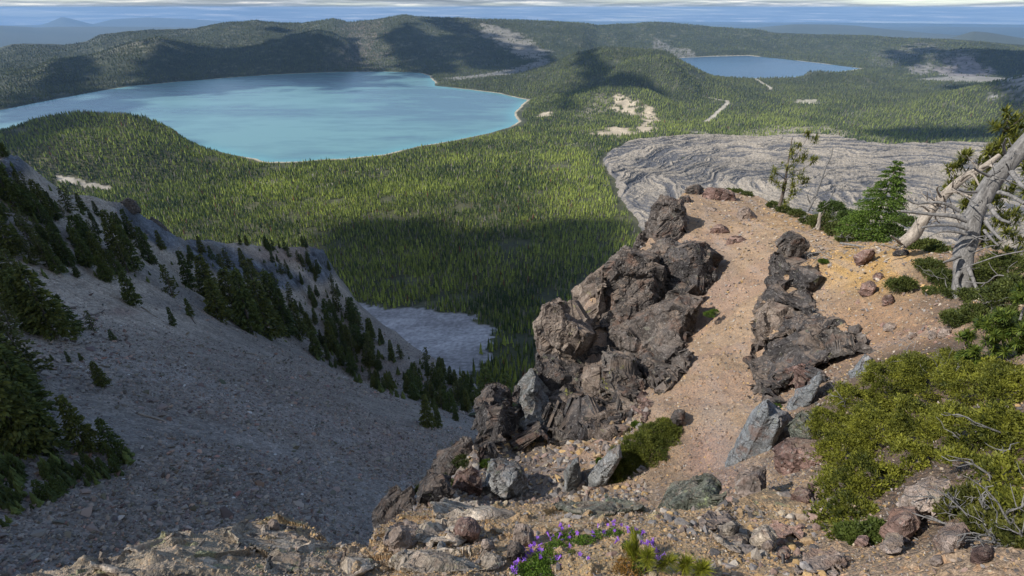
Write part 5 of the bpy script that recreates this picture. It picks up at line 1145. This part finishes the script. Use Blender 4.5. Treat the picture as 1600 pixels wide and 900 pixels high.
# skirt lobe of the hero tree
def lobes_shrub(name, lobes, label, cat, n, length, width, dark, light, seed, dead=0, deadL=.5, inner=True, group=None, flat=.62, tip=.35, leafcol=None, deadr=.006):
    """lobes: (px,py,r,pxradius). leaves in the lobes' shells, dead twigs poking out"""
    g = np.random.default_rng(seed); cs = []
    for px, py, r, pr in lobes:
        c = P(px, py, min(r, hit_r(px, py)-.02 if r < 12 else r)); dist = np.linalg.norm(c); R_ = pr/F*(c[1]*CP-c[2]*SP); cs.append((c, R_))
    base = np.array([c for c, _ in cs]).mean(0); base[2] = min(ground_z(np.array([base[0]]), np.array([base[1]]))[0], base[2]-cs[0][1]*.3)
    root = empty(name, base.tolist()); tag(root, label, cat, group)
    ar = np.array([R_**2 for _, R_ in cs]); nn = np.maximum((n*ar/ar.sum()).astype(int), 30); P_, D_, C_ = [], [], []; parts = []
    for (c, R_), k in zip(cs, nn):
        d = g.normal(size=(k, 3)); d /= np.linalg.norm(d, axis=1)[:, None]; d[:, 2] = np.abs(d[:, 2])*1.0-.15*(g.random(k) < .5)
        lump = 1+.5*fbm(d*2.4+seed+R_, 3, seed); sh = g.uniform(.66, 1.02, k)**.6; q = c+d*np.array((1, 1, flat))*R_*(lump*sh)[:, None]
        if n > 6000 and seed != 43: kp_ = fbm(q/(R_*.30+.04), 2, seed+15) > -.34; q, d, sh = q[kp_], d[kp_], sh[kp_]; k = len(q)
        P_.append(q); D_.append(d+np.array((0, 0, .6))+g.normal(0, .45, (k, 3)))
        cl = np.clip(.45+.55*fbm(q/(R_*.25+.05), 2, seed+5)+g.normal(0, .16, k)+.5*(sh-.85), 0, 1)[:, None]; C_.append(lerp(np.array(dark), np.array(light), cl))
        if False:
            for j in range(7):
                dd = g.normal(size=3); dd[2] = abs(dd[2])*.6; dd /= np.linalg.norm(dd); parts.append(tube(curve_pts(c-(0, 0, R_*flat*.7), c+dd*R_*np.array((1, 1, flat))*.9, 6, .3, seed+j), np.linspace(deadr*1.6, deadr*.5, 6), 5))
    Pn = np.concatenate(P_); Dn = np.concatenate(D_); Cn = np.concatenate(C_)
    # each sprig : five blades
    m5 = 5; Pp = np.repeat(Pn, m5, 0)+g.normal(0, length*.3, (len(Pn)*m5, 3)); Dd = np.repeat(Dn/np.linalg.norm(Dn, axis=1)[:, None], m5, 0)+g.normal(0, .55, (len(Pn)*m5, 3))
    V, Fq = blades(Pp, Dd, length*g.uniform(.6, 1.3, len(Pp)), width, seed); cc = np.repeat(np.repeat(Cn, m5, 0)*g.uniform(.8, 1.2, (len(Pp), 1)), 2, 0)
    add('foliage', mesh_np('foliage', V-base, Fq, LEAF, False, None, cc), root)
    if parts: v, f = merge(parts); add('stems', mesh_np('stems', v-base, f, BARK, True), root)
    for j in range(dead):
        c, R_ = cs[g.integers(len(cs))]; dd = g.normal(size=3); dd[2] = abs(dd[2])*.5+.25; dd[1] -= .3; dd /= np.linalg.norm(dd); a = c+dd*R_*.45*np.array((1, 1, flat)); ps = []
        L = R_*deadL*g.uniform(.7, 1.3)+R_*.35; e = a+(dd+g.normal(0, .45, 3))*L; main = curve_pts(a, e, 8, .35, seed+j); ps.append(tube(main, np.linspace(deadr*1.5, deadr*.4, 8), 5))
        for q in range(4): s0 = main[g.integers(2, 7)]; ps.append(tube(curve_pts(s0, s0+(dd+g.normal(0, .8, 3))*L*.4, 5, .3, seed+j*9+q), np.linspace(deadr*.8, deadr*.3, 5), 4))
        v, f = merge(ps); add('dead_branch', mesh_np('dead_branch', v-base, f, DEAD, True), root)
    return root
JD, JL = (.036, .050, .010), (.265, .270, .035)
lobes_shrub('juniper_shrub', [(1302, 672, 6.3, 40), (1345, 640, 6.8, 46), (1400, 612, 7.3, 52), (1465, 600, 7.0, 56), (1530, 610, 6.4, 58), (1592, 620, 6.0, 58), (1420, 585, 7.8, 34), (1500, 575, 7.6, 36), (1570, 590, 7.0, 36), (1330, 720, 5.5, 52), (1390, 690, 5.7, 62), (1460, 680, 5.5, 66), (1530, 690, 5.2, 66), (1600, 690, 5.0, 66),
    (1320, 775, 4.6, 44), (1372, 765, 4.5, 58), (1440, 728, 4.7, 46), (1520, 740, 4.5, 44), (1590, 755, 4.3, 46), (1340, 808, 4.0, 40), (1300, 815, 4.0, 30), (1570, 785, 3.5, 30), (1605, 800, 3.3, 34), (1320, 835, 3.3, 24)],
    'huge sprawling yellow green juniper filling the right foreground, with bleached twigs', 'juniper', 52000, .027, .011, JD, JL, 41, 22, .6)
lobes_shrub('wiry_shrub', [(1500, 800, 3.4, 30), (1550, 830, 3.2, 34), (1600, 850, 3.0, 34), (1530, 785, 3.5, 26)], 'half dead grey wiry juniper over the boulders in the bottom right corner', 'juniper', 2200, .027, .010, (.04, .05, .012), (.19, .19, .04), 44, 44, 1.0, deadr=.0045)
lobes_shrub('leafy_shrub', [(1350, 846, 3.15, 28), (1376, 832, 3.2, 20), (1325, 838, 3.2, 18)], 'small fresh green leafy shrub at the lower tip of the juniper', 'shrub', 1500, .022, .014, (.04, .062, .014), (.115, .15, .03), 42, 0)
lobes_shrub('juniper_mat', [(966, 738, 7.6, 26), (984, 720, 7.9, 30), (1006, 702, 8.2, 32), (1028, 684, 8.6, 30), (1044, 668, 8.9, 19)], 'oblong dark green juniper mat hugging the gravel below the crag', 'juniper', 13000, .030, .013, (.045, .065, .014), (.20, .215, .036), 43, 0, flat=.5)
for k, (lob, lab, n) in enumerate((
    ([(1400, 448, 13.4, 15), (1416, 443, 13.2, 13)], 'small round green bush on the right of the ochre shelf', 900), ([(1497, 503, 10.6, 22), (1515, 498, 10.6, 14)], 'low dark bush right of the pink rocks', 900), ([(1407, 572, 9.4, 9), (1402, 568, 9.4, 7)], 'tiny dark tuft just above the juniper', 250),
    ([(1455, 420, 14.5, 22), (1478, 440, 13.5, 26), (1500, 462, 12.6, 26), (1530, 470, 12, 26), (1465, 462, 13, 18)], 'wiry grey green juniper round the foot of the big dead trunk', 4200),
    ([(1545, 440, 12.6, 30), (1580, 425, 12.4, 36), (1605, 460, 11.5, 36), (1570, 475, 11.4, 32), (1530, 495, 11, 24), (1560, 515, 10, 24), (1600, 510, 9.5, 30)], 'dense dark green shrub at the right edge behind the fallen twigs', 6500),
    ([(1450, 392, 16.8, 22), (1425, 385, 17.5, 14), (1470, 400, 16, 18)], 'green shrub between the two bleached trunks', 2200), ([(1285, 350, 24, 22), (1308, 362, 22, 20), (1325, 376, 20.5, 16), (1262, 346, 25, 12)], 'grey green wiry shrub left of the bright conifer', 2400),
    ([(1225, 330, 28.5, 12), (1245, 336, 27, 12), (1208, 322, 30, 10)], 'low shrub below the thin pine on the skyline of the spur', 1200), ([(1150, 303, 32.5, 12), (1165, 306, 32, 10), (1138, 300, 33, 8)], 'low green shrub on the far tip of the spur', 900),
    ([(1300, 330, 25.5, 20), (1330, 345, 23, 20), (1395, 365, 20.5, 16), (1420, 350, 20, 14)], 'deep green low boughs under the bright conifer', 2600))):
    lobes_shrub('shrub', lob, lab, 'shrub', n, .05 if lob[0][2] < 16 else .085, .02 if lob[0][2] < 16 else .034, (.030, .046, .013), (.115, .135, .030) if k != 9 else (.09, .14, .03), 60+k, (8 if k in (3, 4, 6) else 0), .9, deadr=.008 if lob[0][2] < 16 else .016)
for k, (lob, lab) in enumerate((([(1060, 578, 12.4, 9), (1066, 568, 12.6, 7)], 'bright green moss cushion against the foot of the crag'), ([(1108, 492, 14.6, 8), (1116, 487, 14.7, 6)], 'green moss cushion beside the trail under the black rock'), ([(1052, 592, 12.0, 5)], 'small moss patch just below the bright cushion'),
        ([(994, 664, 10.0, 6)], 'triangle of moss between two crag rocks'), ([(1287, 409, 16.3, 7)], 'flat yellow green moss on the top of the outcrop'), ([(1215, 638, 9.6, 8)], 'moss strip under the outcrop by the trail'), ([(760, 728, 8.4, 11)], 'brown green tuft on the slope at the foot of the crag'), ([(938, 722, 8.2, 6)], 'thin green tuft above the grey fins'))):
    lobes_shrub('moss_cushion', lob, lab, 'moss', 500, .03, .014, (.035, .07, .01), (.11, .17, .02), 80+k, 0, inner=False, flat=.45)
for k, (px, py, r, pr, lab) in enumerate(((690, 756, 8.3, 15, 'small dark bush clinging to the slope left of the ledge'), (660, 765, 9, 10, 'thin bush at the left of the small dark bush'), (722, 722, 9.5, 12, 'little shrub at the foot of the black crag'), (632, 790, 9, 8, 'tuft above the left lip of the ledge'))):
    lobes_shrub('shrub', [(px, py, r, pr), (px+pr*.7, py+pr*.3, r, pr*.7)], lab, 'shrub', 500, .045, .02, (.030, .046, .013), (.10, .12, .03), 95+k, 0)
# ------------------------------------------------------------------ dead trunks, pines, flowers
def pxcurve(pts, r0, dr=0.0):
    """centre line given by where it is seen; depth starts at r0 and changes by dr along it"""
    n = len(pts); return np.array([P(a, b, r0+dr*k/(n-1)) for k, (a, b) in enumerate(pts)])
def smooth(p, n):
    p = np.asarray(p, float); t = np.linspace(0, len(p)-1, n); k = np.clip(np.floor(t).astype(int), 0, len(p)-2); f = (t-k)[:, None]
    p0 = p[np.maximum(k-1, 0)]; p1 = p[k]; p2 = p[k+1]; p3 = p[np.minimum(k+2, len(p)-1)]
    return .5*((2*p1)+(-p0+p2)*f+(2*p0-5*p1+4*p2-p3)*f*f+(-p0+3*p1-3*p2+p3)*f**3)
def limb(pts, r0, dr, w0, w1, n=24, sides=12, seed=0, rough=.1):
    c = smooth(pxcurve(pts, r0, dr), n); w = np.linspace(w0, w1, n)*.5/F*(c[:, 1]*CP-c[:, 2]*SP)*.62
    v, f = tube(c, w, sides, seed, 0); a = np.repeat(np.arange(n), sides); d = v[:-1]-c[a]; lu = 1+rough*2.2*fbm(np.stack([np.cos(np.tile(np.arange(sides), n)*6.283/sides)*1.6, np.sin(np.tile(np.arange(sides), n)*6.283/sides)*1.6, a/n*(5 if n > 16 else 2)], -1)+seed, 3, seed)
    v[:-1] = c[a]+d*lu[:, None]; return v, f
def wisps(root, base, along, r, n, L, seed, mat):
    g = np.random.default_rng(seed)
    for k in range(n):
        i = g.integers(len(along)-1); t = g.random(); a = np.array(along[i])*(1-t)+np.array(along[i+1])*t; ang = g.uniform(0, 6.28); e = a+np.array((math.cos(ang)*1.2, math.sin(ang)))*L*g.uniform(.4, 1); m_ = (a+e)/2+g.normal(0, L*.12, 2)
        parts = [limb([a, m_, e], r+g.normal(0, .2), g.normal(0, .5), 4, 1.3, 10, 6, seed+k, .1)]
        for j in range(2): f_ = m_+g.normal(0, L*.3, 2); parts.append(limb([m_, (m_+f_)/2+g.normal(0, 2, 2), f_], r, g.normal(0, .3), 2.2, .9, 7, 5, seed+k, .1))
        v, f = merge(parts); add('twig', mesh_np('twig', v-base, f, mat, True), root)
def snag(name, label, r, trunk, branches, mat, dr=0, group=None, bdr=-.4):
    v, f = limb(trunk[0], r, dr, trunk[1], trunk[2], 46, 18, 3, .16); base = P(*trunk[0][0], r); root = empty(name, base.tolist()); tag(root, label, 'dead tree', group)
    add('trunk', mesh_np('trunk', v-base, f, mat, True), root)
    for k, (pts, w0, w1, *e) in enumerate(branches):
        v, f = limb(pts, r+(e[0] if e else 0), e[1] if len(e) > 1 else bdr, w0, w1, 18, 8, k+5, .12); add('branch', mesh_np('branch', v-base, f, mat, True), root)
    if r < 20: wisps(root, base, trunk[0][1:-1], r+.3, 14, 42, int(r*10), mat)
snag('dead_tree', 'thick bleached silver trunk leaning right with stubby broken branches, roots in the juniper', 12.4, ([(1506, 470), (1504, 440), (1505, 405), (1513, 375), (1518, 345), (1532, 315), (1552, 280), (1578, 250), (1612, 212), (1650, 170)], 42, 34), [
    ([(1512, 345), (1490, 338), (1465, 336), (1430, 332), (1408, 330)], 13, 6), ([(1512, 358), (1490, 352), (1460, 352), (1440, 356)], 11, 5), ([(1510, 366), (1490, 362), (1470, 362), (1450, 370)], 8, 3), ([(1500, 330), (1480, 320), (1462, 316), (1430, 318), (1416, 310)], 10, 3, .3),
    ([(1545, 320), (1560, 340), (1578, 348)], 11, 6), ([(1540, 345), (1552, 362), (1566, 376)], 10, 5), ([(1538, 360), (1548, 372), (1560, 384)], 8, 4), ([(1560, 300), (1580, 306), (1600, 318)], 10, 8), ([(1580, 268), (1592, 285), (1604, 296)], 11, 7), ([(1570, 240), (1568, 228), (1572, 216)], 8, 3),
    ([(1525, 300), (1510, 300), (1496, 296)], 8, 3), ([(1545, 275), (1530, 268), (1520, 262)], 8, 3), ([(1500, 425), (1494, 438), (1500, 452), (1512, 460)], 13, 4), ([(1512, 415), (1518, 430), (1526, 450), (1530, 462)], 12, 4), ([(1498, 400), (1486, 406), (1474, 410)], 14, 3), ([(1520, 395), (1545, 385), (1560, 384)], 4, 2)], DEAD, 1.2)
snag('dead_tree', 'second bleached trunk with tan streaks, lying left and leaning behind the silver one', 15.2, ([(1408, 382), (1425, 368), (1442, 345), (1460, 322), (1480, 300), (1505, 278), (1535, 262), (1562, 242)], 30, 12), [
    ([(1410, 380), (1400, 374), (1392, 368)], 9, 3), ([(1478, 302), (1492, 300), (1512, 306), (1524, 312)], 8, 4), ([(1500, 282), (1518, 272), (1530, 290)], 9, 4), ([(1452, 330), (1440, 322), (1430, 326)], 6, 2), ([(1470, 308), (1464, 296), (1468, 290)], 6, 2), ([(1535, 262), (1545, 258), (1560, 262), (1580, 250)], 9, 4), ([(1412, 384), (1400, 388), (1385, 384), (1372, 382)], 6, 2)], DEADT, 1.0)
snag('dead_tree', 'thin twisted grey snag between the thin pine and the bright conifer', 25.5, ([(1262, 330), (1272, 310), (1282, 285), (1290, 262), (1298, 246), (1302, 228)], 7, 1.5), [
    ([(1270, 315), (1280, 306), (1292, 300), (1300, 290)], 3, 1), ([(1275, 325), (1290, 318), (1300, 305), (1305, 292)], 4, 1.5), ([(1268, 328), (1282, 326), (1296, 318)], 3, 1), ([(1284, 280), (1290, 274), (1296, 266)], 2.5, 1), ([(1266, 318), (1262, 305), (1268, 292)], 2.5, 1)], DEAD)
snag('dead_stump', 'short bleached stump poking up left of the bright conifer', 22.5, ([(1278, 358), (1280, 345), (1282, 332)], 11, 6), [([(1276, 355), (1268, 360), (1262, 362)], 4, 2), ([(1282, 340), (1286, 334), (1288, 328)], 3, 1)], DEADT)
def tuft_mesh(centres, n, L, wd, seed, dark, light, dirs=None, spread=.9):
    g = np.random.default_rng(seed); c = np.repeat(centres, n, 0); d = g.normal(size=(len(c), 3))*spread
    if dirs is not None: d = d+np.repeat(dirs, n, 0)*1.1
    d[:, 2] += .35; V, F_ = blades(c, d, L*g.uniform(.7, 1.15, len(c)), wd, seed); cc = lerp(np.array(dark), np.array(light), g.random((len(c), 1))); return V, F_, np.repeat(cc, 2, 0)
def pine(name, label, r, trunk, w0, w1, branches, tufts, L, n, seed, dead=(), cols=((.06, .08, .015), (.22, .22, .035)), bark=BARK, per=5, jit=7):
    g = np.random.default_rng(seed); base = P(*trunk[0], r); root = empty(name, base.tolist()); tag(root, label, 'pine')
    v, f = limb(trunk, r, .3, w0, w1, 26, 10, seed, .08); add('trunk', mesh_np('trunk', v-base, f, bark, True), root)
    for k, pts in enumerate(branches): v, f = limb(pts, r, (-.5, .5)[k % 2], 3.2*w0/14, 1.2*w0/14, 12, 6, k+seed, .05); add('branch', mesh_np('branch', v-base, f, bark, True), root)
    for k, pts in enumerate(dead): v, f = limb(pts, r-.1, .3, 3, 1, 12, 6, k+seed, .05); add('dead_branch', mesh_np('dead_branch', v-base, f, DEAD, True), root)
    C_ = []
    for px, py, pr in tufts:
        for q in range(max(per, int(pr*per/8))): C_.append(P(px+g.normal(0, pr*.5), py+g.normal(0, pr*.42), r+g.normal(0, pr/F*r*.6)))
    V, F_, cc = tuft_mesh(np.array(C_), n, L, L*.15, seed, *cols); add('needles', mesh_np('needles', V-base, F_, LEAF, False, None, cc), root); return root
pine('pine_tree', 'thin wind shaped pine with sparse tufts standing on the skyline of the spur', 27.5, [(1218, 322), (1224, 300), (1228, 275), (1232, 250), (1238, 215)], 9, 2,
     [[(1226, 285), (1240, 270), (1258, 262), (1272, 250)], [(1228, 272), (1240, 250), (1262, 215)], [(1224, 300), (1240, 292), (1255, 285)], [(1225, 295), (1212, 285), (1204, 270)], [(1226, 280), (1214, 270)]],
     [(1245, 270, 12), (1255, 285, 10), (1240, 290, 12), (1272, 250, 10), (1250, 250, 8), (1235, 262, 9), (1212, 268, 8), (1210, 282, 8), (1222, 292, 8), (1236, 305, 8), (1262, 210, 5), (1273, 219, 6), (1248, 228, 6), (1260, 247, 7), (1240, 240, 6), (1228, 318, 8)], .26, 22, 21)
pine('pine_tree', 'tall pine with yellow green tufts behind the dead trunks at the right edge', 17.0, [(1530, 420), (1532, 360), (1535, 300), (1548, 255), (1565, 215), (1578, 178)], 15, 3,
     [[(1545, 260), (1525, 255), (1505, 245)], [(1560, 230), (1590, 215), (1610, 200)], [(1535, 300), (1505, 290), (1485, 262)], [(1535, 310), (1560, 300), (1590, 300)], [(1568, 205), (1590, 190), (1600, 180)], [(1532, 360), (1500, 350), (1480, 300)]],
     [(1576, 180, 10), (1590, 200, 16), (1565, 205, 14), (1560, 225, 15), (1585, 225, 16), (1602, 215, 16), (1545, 240, 14), (1565, 250, 16), (1590, 250, 15), (1508, 245, 11), (1502, 258, 9), (1535, 262, 12), (1488, 268, 8), (1490, 285, 10), (1478, 297, 7), (1515, 285, 12), (1540, 290, 14), (1545, 315, 16), (1570, 300, 14), (1520, 315, 12),
      (1560, 340, 16), (1540, 360, 16), (1575, 365, 14), (1590, 335, 14), (1550, 385, 14), (1525, 345, 12), (1580, 400, 16), (1560, 412, 14), (1600, 385, 14), (1508, 320, 9), (1603, 268, 12), (1604, 300, 12)], .22, 26, 22)
pine('pine_tree', 'long needled pine bough with bare pale stems at the right edge above the juniper', 7.2, [(1558, 585), (1568, 560), (1580, 540), (1592, 505), (1600, 480)], 9, 4,
     [[(1560, 578), (1548, 560), (1540, 535), (1530, 515)], [(1556, 582), (1530, 568), (1516, 558)], [(1570, 560), (1590, 570)], [(1545, 552), (1520, 542), (1505, 545)]],
     [(1512, 525, 11), (1536, 508, 11), (1550, 530, 13), (1520, 552, 13), (1540, 565, 14), (1570, 520, 14), (1590, 545, 15), (1582, 500, 13), (1505, 560, 11), (1585, 575, 12), (1560, 545, 13), (1600, 520, 14), (1530, 575, 12), (1600, 460, 14), (1560, 498, 10)], .085, 60, 23, cols=((.045, .085, .015), (.16, .20, .03)), bark=DEAD, per=6)
# seedling of pine among the flowers, and the flowers themselves, at the feet of the viewer
def near_pt(px, py, lift=0):
    d = ray(px, py); h = math.hypot(d[0], d[1]); rr = np.linspace(.9, 5, 3000); x, y = d[0]/h*rr, d[1]/h*rr; z = d[2]/h*rr; gz = near_z(x, y); k = int(np.argmax(gz+lift >= z)); return np.array((x[k], y[k], z[k]))
sb = near_pt(1005, 893); root = empty('pine_seedling', sb.tolist()); tag(root, 'yellow green pine seedling with long needles in front of the purple flowers', 'pine seedling')
g = np.random.default_rng(5)
shoots = [((1008, 896), (992, 842), .14), ((1008, 896), (1012, 868), .16), ((1010, 897), (1046, 878), .10), ((1060, 898), (1072, 880), .10), ((1080, 899), (1098, 888), .08), ((1000, 897), (985, 862), .10)]
for k, (a, b, lf) in enumerate(shoots):
    p, q_ = near_pt(*a), near_pt(*b, lift=lf*1.2); q_[2] += 0
    c = curve_pts(p, q_, 10, .1, k); v, f = tube(c, np.linspace(.006, .0035, 10), 6); add('stem', mesh_np('stem', v-sb, f, BARK, True), root)
    cc = c[4:].repeat(4, 0)+g.normal(0, .003, (24, 3)); V, F_, col_ = tuft_mesh(cc, 18, .072, .0026, k, (.11, .14, .012), (.36, .36, .04), np.tile((q_-p)/np.linalg.norm(q_-p), (24, 1)), .75); add('needles', mesh_np('needles', V-sb, F_, LEAF, False, None, col_), root)
def plant_bed(name, label, cat, spots, n, L, W_, dark, light, seed, group=None):
    g = np.random.default_rng(seed); P_ = []
    for px, py, pr in spots:
        c = near_pt(px, min(py, 905)); R_ = pr/F*np.linalg.norm(c)
        k = max(8, int(n*pr*pr/sum(s[2]**2 for s in spots))); a = g.uniform(0, 6.283, k); rr = R_*np.sqrt(g.random(k)); x = c[0]+np.cos(a)*rr; y = c[1]+np.sin(a)*rr; P_.append(np.stack([x, y, near_z(x, y)+g.uniform(.0, .05, k)*np.sqrt(np.maximum(1-(rr/R_)**2, .05))], -1))
    P_ = np.concatenate(P_); b = P_.mean(0); root = empty(name, b.tolist()); tag(root, label, cat, group); d = g.normal(0, .7, P_.shape); d[:, 2] = np.abs(d[:, 2])+.35
    V, F_ = blades(P_, d, L*g.uniform(.6, 1.2, len(P_)), W_, seed, bend=.2); cc = lerp(np.array(dark), np.array(light), np.clip(g.normal(.5, .3, (len(P_), 1)), 0, 1)); add('leaves', mesh_np('leaves', V-b, F_, LEAF, False, None, np.repeat(cc, 2, 0)), root); return root, b
fr, fb_ = plant_bed('penstemon_clump', 'arc of low green plants with purple tube flowers on the near ledge', 'wildflowers', [(812, 893, 14), (835, 885, 18), (855, 872, 20), (868, 858, 16), (840, 900, 20), (876, 842, 14), (900, 850, 12), (915, 846, 14), (935, 838, 12), (958, 834, 12), (978, 832, 9), (995, 838, 9), (890, 836, 9)], 6500, .017, .0075, (.035, .075, .010), (.16, .26, .030), 61)
PU = NT('petal_purple'); PU.b.inputs['Roughness'].default_value = .6; pu = PU.done(PU.ramp(PU.objrand(), [(0, (.16, .05, .36)), (.5, (.26, .10, .55)), (1, (.36, .17, .68))]))
def flower_mesh():
    parts = []; L = .021
    parts.append(tube([(0, 0, 0), (.002, 0, L*.4), (.004, 0, L*.8), (.005, 0, L)], [.0016, .0030, .0040, .0048], 7))
    for k in range(5): a = k*1.2566; d = np.array((math.cos(a), math.sin(a), .35)); s = np.array((-math.sin(a), math.cos(a), 0)); p = np.array((.005, 0, L*.97)); V = np.array([p+d*.003-s*.0022, p+d*.003+s*.0022, p+d*.009+s*.003, p+d*.009-s*.003, p+d*.011]); parts.append((V, np.array([(0, 1, 2), (0, 2, 3), (3, 2, 4)])))
    return mesh_np('flower', *merge(parts), pu, True)
fm_ = flower_mesh(); g = np.random.default_rng(9)
arc = [(805, 893), (815, 880), (825, 868), (838, 858), (850, 850), (862, 842), (880, 836), (892, 832), (906, 834), (920, 836), (935, 828), (945, 822), (958, 826), (970, 830), (980, 832), (990, 838), (998, 848), (1012, 852), (1020, 860), (1028, 872), (1032, 882), (885, 845), (845, 870), (870, 880), (905, 868), (965, 850)]
for k in range(92):
    a = arc[g.integers(len(arc))] if k >= 4 else arc[k]; px, py = a[0]+g.normal(0, 5), min(a[1]+g.normal(0, 5), 903); p = near_pt(px, py); p[2] += .012+g.uniform(0, .03)
    o = add('flower', fm_, fr, (p-fb_).tolist()); o.rotation_euler = (g.normal(0, .7), g.normal(0, .7), g.uniform(0, 6.28)); o.scale = (g.uniform(.95, 1.5),)*3
plant_bed('buckwheat_plant', 'small plant turning orange and red beside the pine seedling', 'plant', [(975, 882, 12), (985, 895, 14), (968, 892, 10), (992, 872, 12), (984, 862, 9)], 1800, .013, .006, (.10, .08, .02), (.40, .20, .05), 63)
plant_bed('dark_leaf_plant', 'dark green leafy plant between the flowers and the pine seedling', 'plant', [(982, 856, 10), (1000, 890, 12), (1004, 876, 10)], 1200, .014, .007, (.03, .06, .012), (.09, .15, .03), 64)
plant_bed('grass_tuft', 'dry pale grass tuft among the purple flowers', 'grass tuft', [(868, 832, 9), (880, 838, 8)], 260, .05, .002, (.22, .19, .10), (.45, .40, .26), 65)
plant_bed('grass_tuft', 'small dry grass tuft on the lip of the ledge', 'grass tuft', [(858, 803, 8)], 200, .05, .002, (.16, .12, .07), (.34, .27, .17), 66)
plant_bed('green_sprout', 'lone little green sprout on the bare ochre ground inside the flower arc', 'plant', [(892, 866, 6)], 200, .012, .006, (.06, .08, .02), (.18, .20, .05), 67)
# bleached branches lying at the lower right
for k, (pts, w0, w1, r, subs, lab) in enumerate((
    ([(1608, 905), (1580, 872), (1545, 846), (1505, 828), (1470, 816), (1420, 800)], 13, 3, 2.95, [[(1505, 828), (1490, 838), (1474, 846)], [(1545, 846), (1560, 830), (1572, 818)], [(1470, 816), (1450, 806), (1440, 812)], [(1530, 840), (1520, 820), (1510, 812)]], 'long curved bleached branch lying across the bottom right corner'),
    ([(1605, 880), (1580, 855), (1560, 830), (1536, 812)], 8, 3, 3.1, [[(1560, 830), (1550, 822), (1534, 830)], [(1548, 820), (1545, 808), (1536, 806)]], 'shorter forked bleached branch behind the long one in the corner'),
    ([(1600, 392), (1560, 400), (1530, 410), (1500, 420)], 4, 2, 12.0, [[(1560, 400), (1545, 392), (1540, 385)]], 'thin pale twig under the shrub at the right edge'),
    ([(1300, 402), (1285, 394), (1262, 398), (1272, 404), (1290, 392)], 2.5, 1.5, 16.3, [[(1262, 390), (1272, 402), (1280, 408)], [(1290, 398), (1276, 406), (1270, 412)]], 'small pale heap of twigs on top of the outcrop'),
    ([(1312, 380), (1340, 384), (1372, 390), (1400, 388)], 6, 3, 18.6, [[(1340, 384), (1350, 392), (1362, 398)]], 'grey root lying along the top of the ochre shelf'),
    ([(1600, 440), (1560, 430), (1540, 442), (1508, 440)], 4, 2, 11.6, [[(1560, 430), (1550, 420), (1545, 410)], [(1540, 442), (1528, 452)], [(1580, 435), (1575, 420), (1590, 408)]], 'tangle of pale twigs right of the big trunk foot'),
    ([(1140, 852), (1132, 868), (1124, 880)], 3, 1.5, 2.35, [], 'short pale twig on the near gravel'))):
    pr = []; rr = r
    for j, q_ in enumerate([pts]+subs): v, f = limb(q_, rr, 0, w0 if j == 0 else w0*.45, w1 if j == 0 else 1.2, 20 if j == 0 else 8, 7, k*7+j, .12); pr.append((v, f))
    b = P(*pts[0], rr); root = tag(empty('dead_branch', b.tolist()), lab, 'branch'); add('limb', mesh_np('limb', pr[0][0]-b, pr[0][1], DEAD, True), root)
    for v, f in pr[1:]: add('twig', mesh_np('twig', v-b, f, DEAD, True), root)
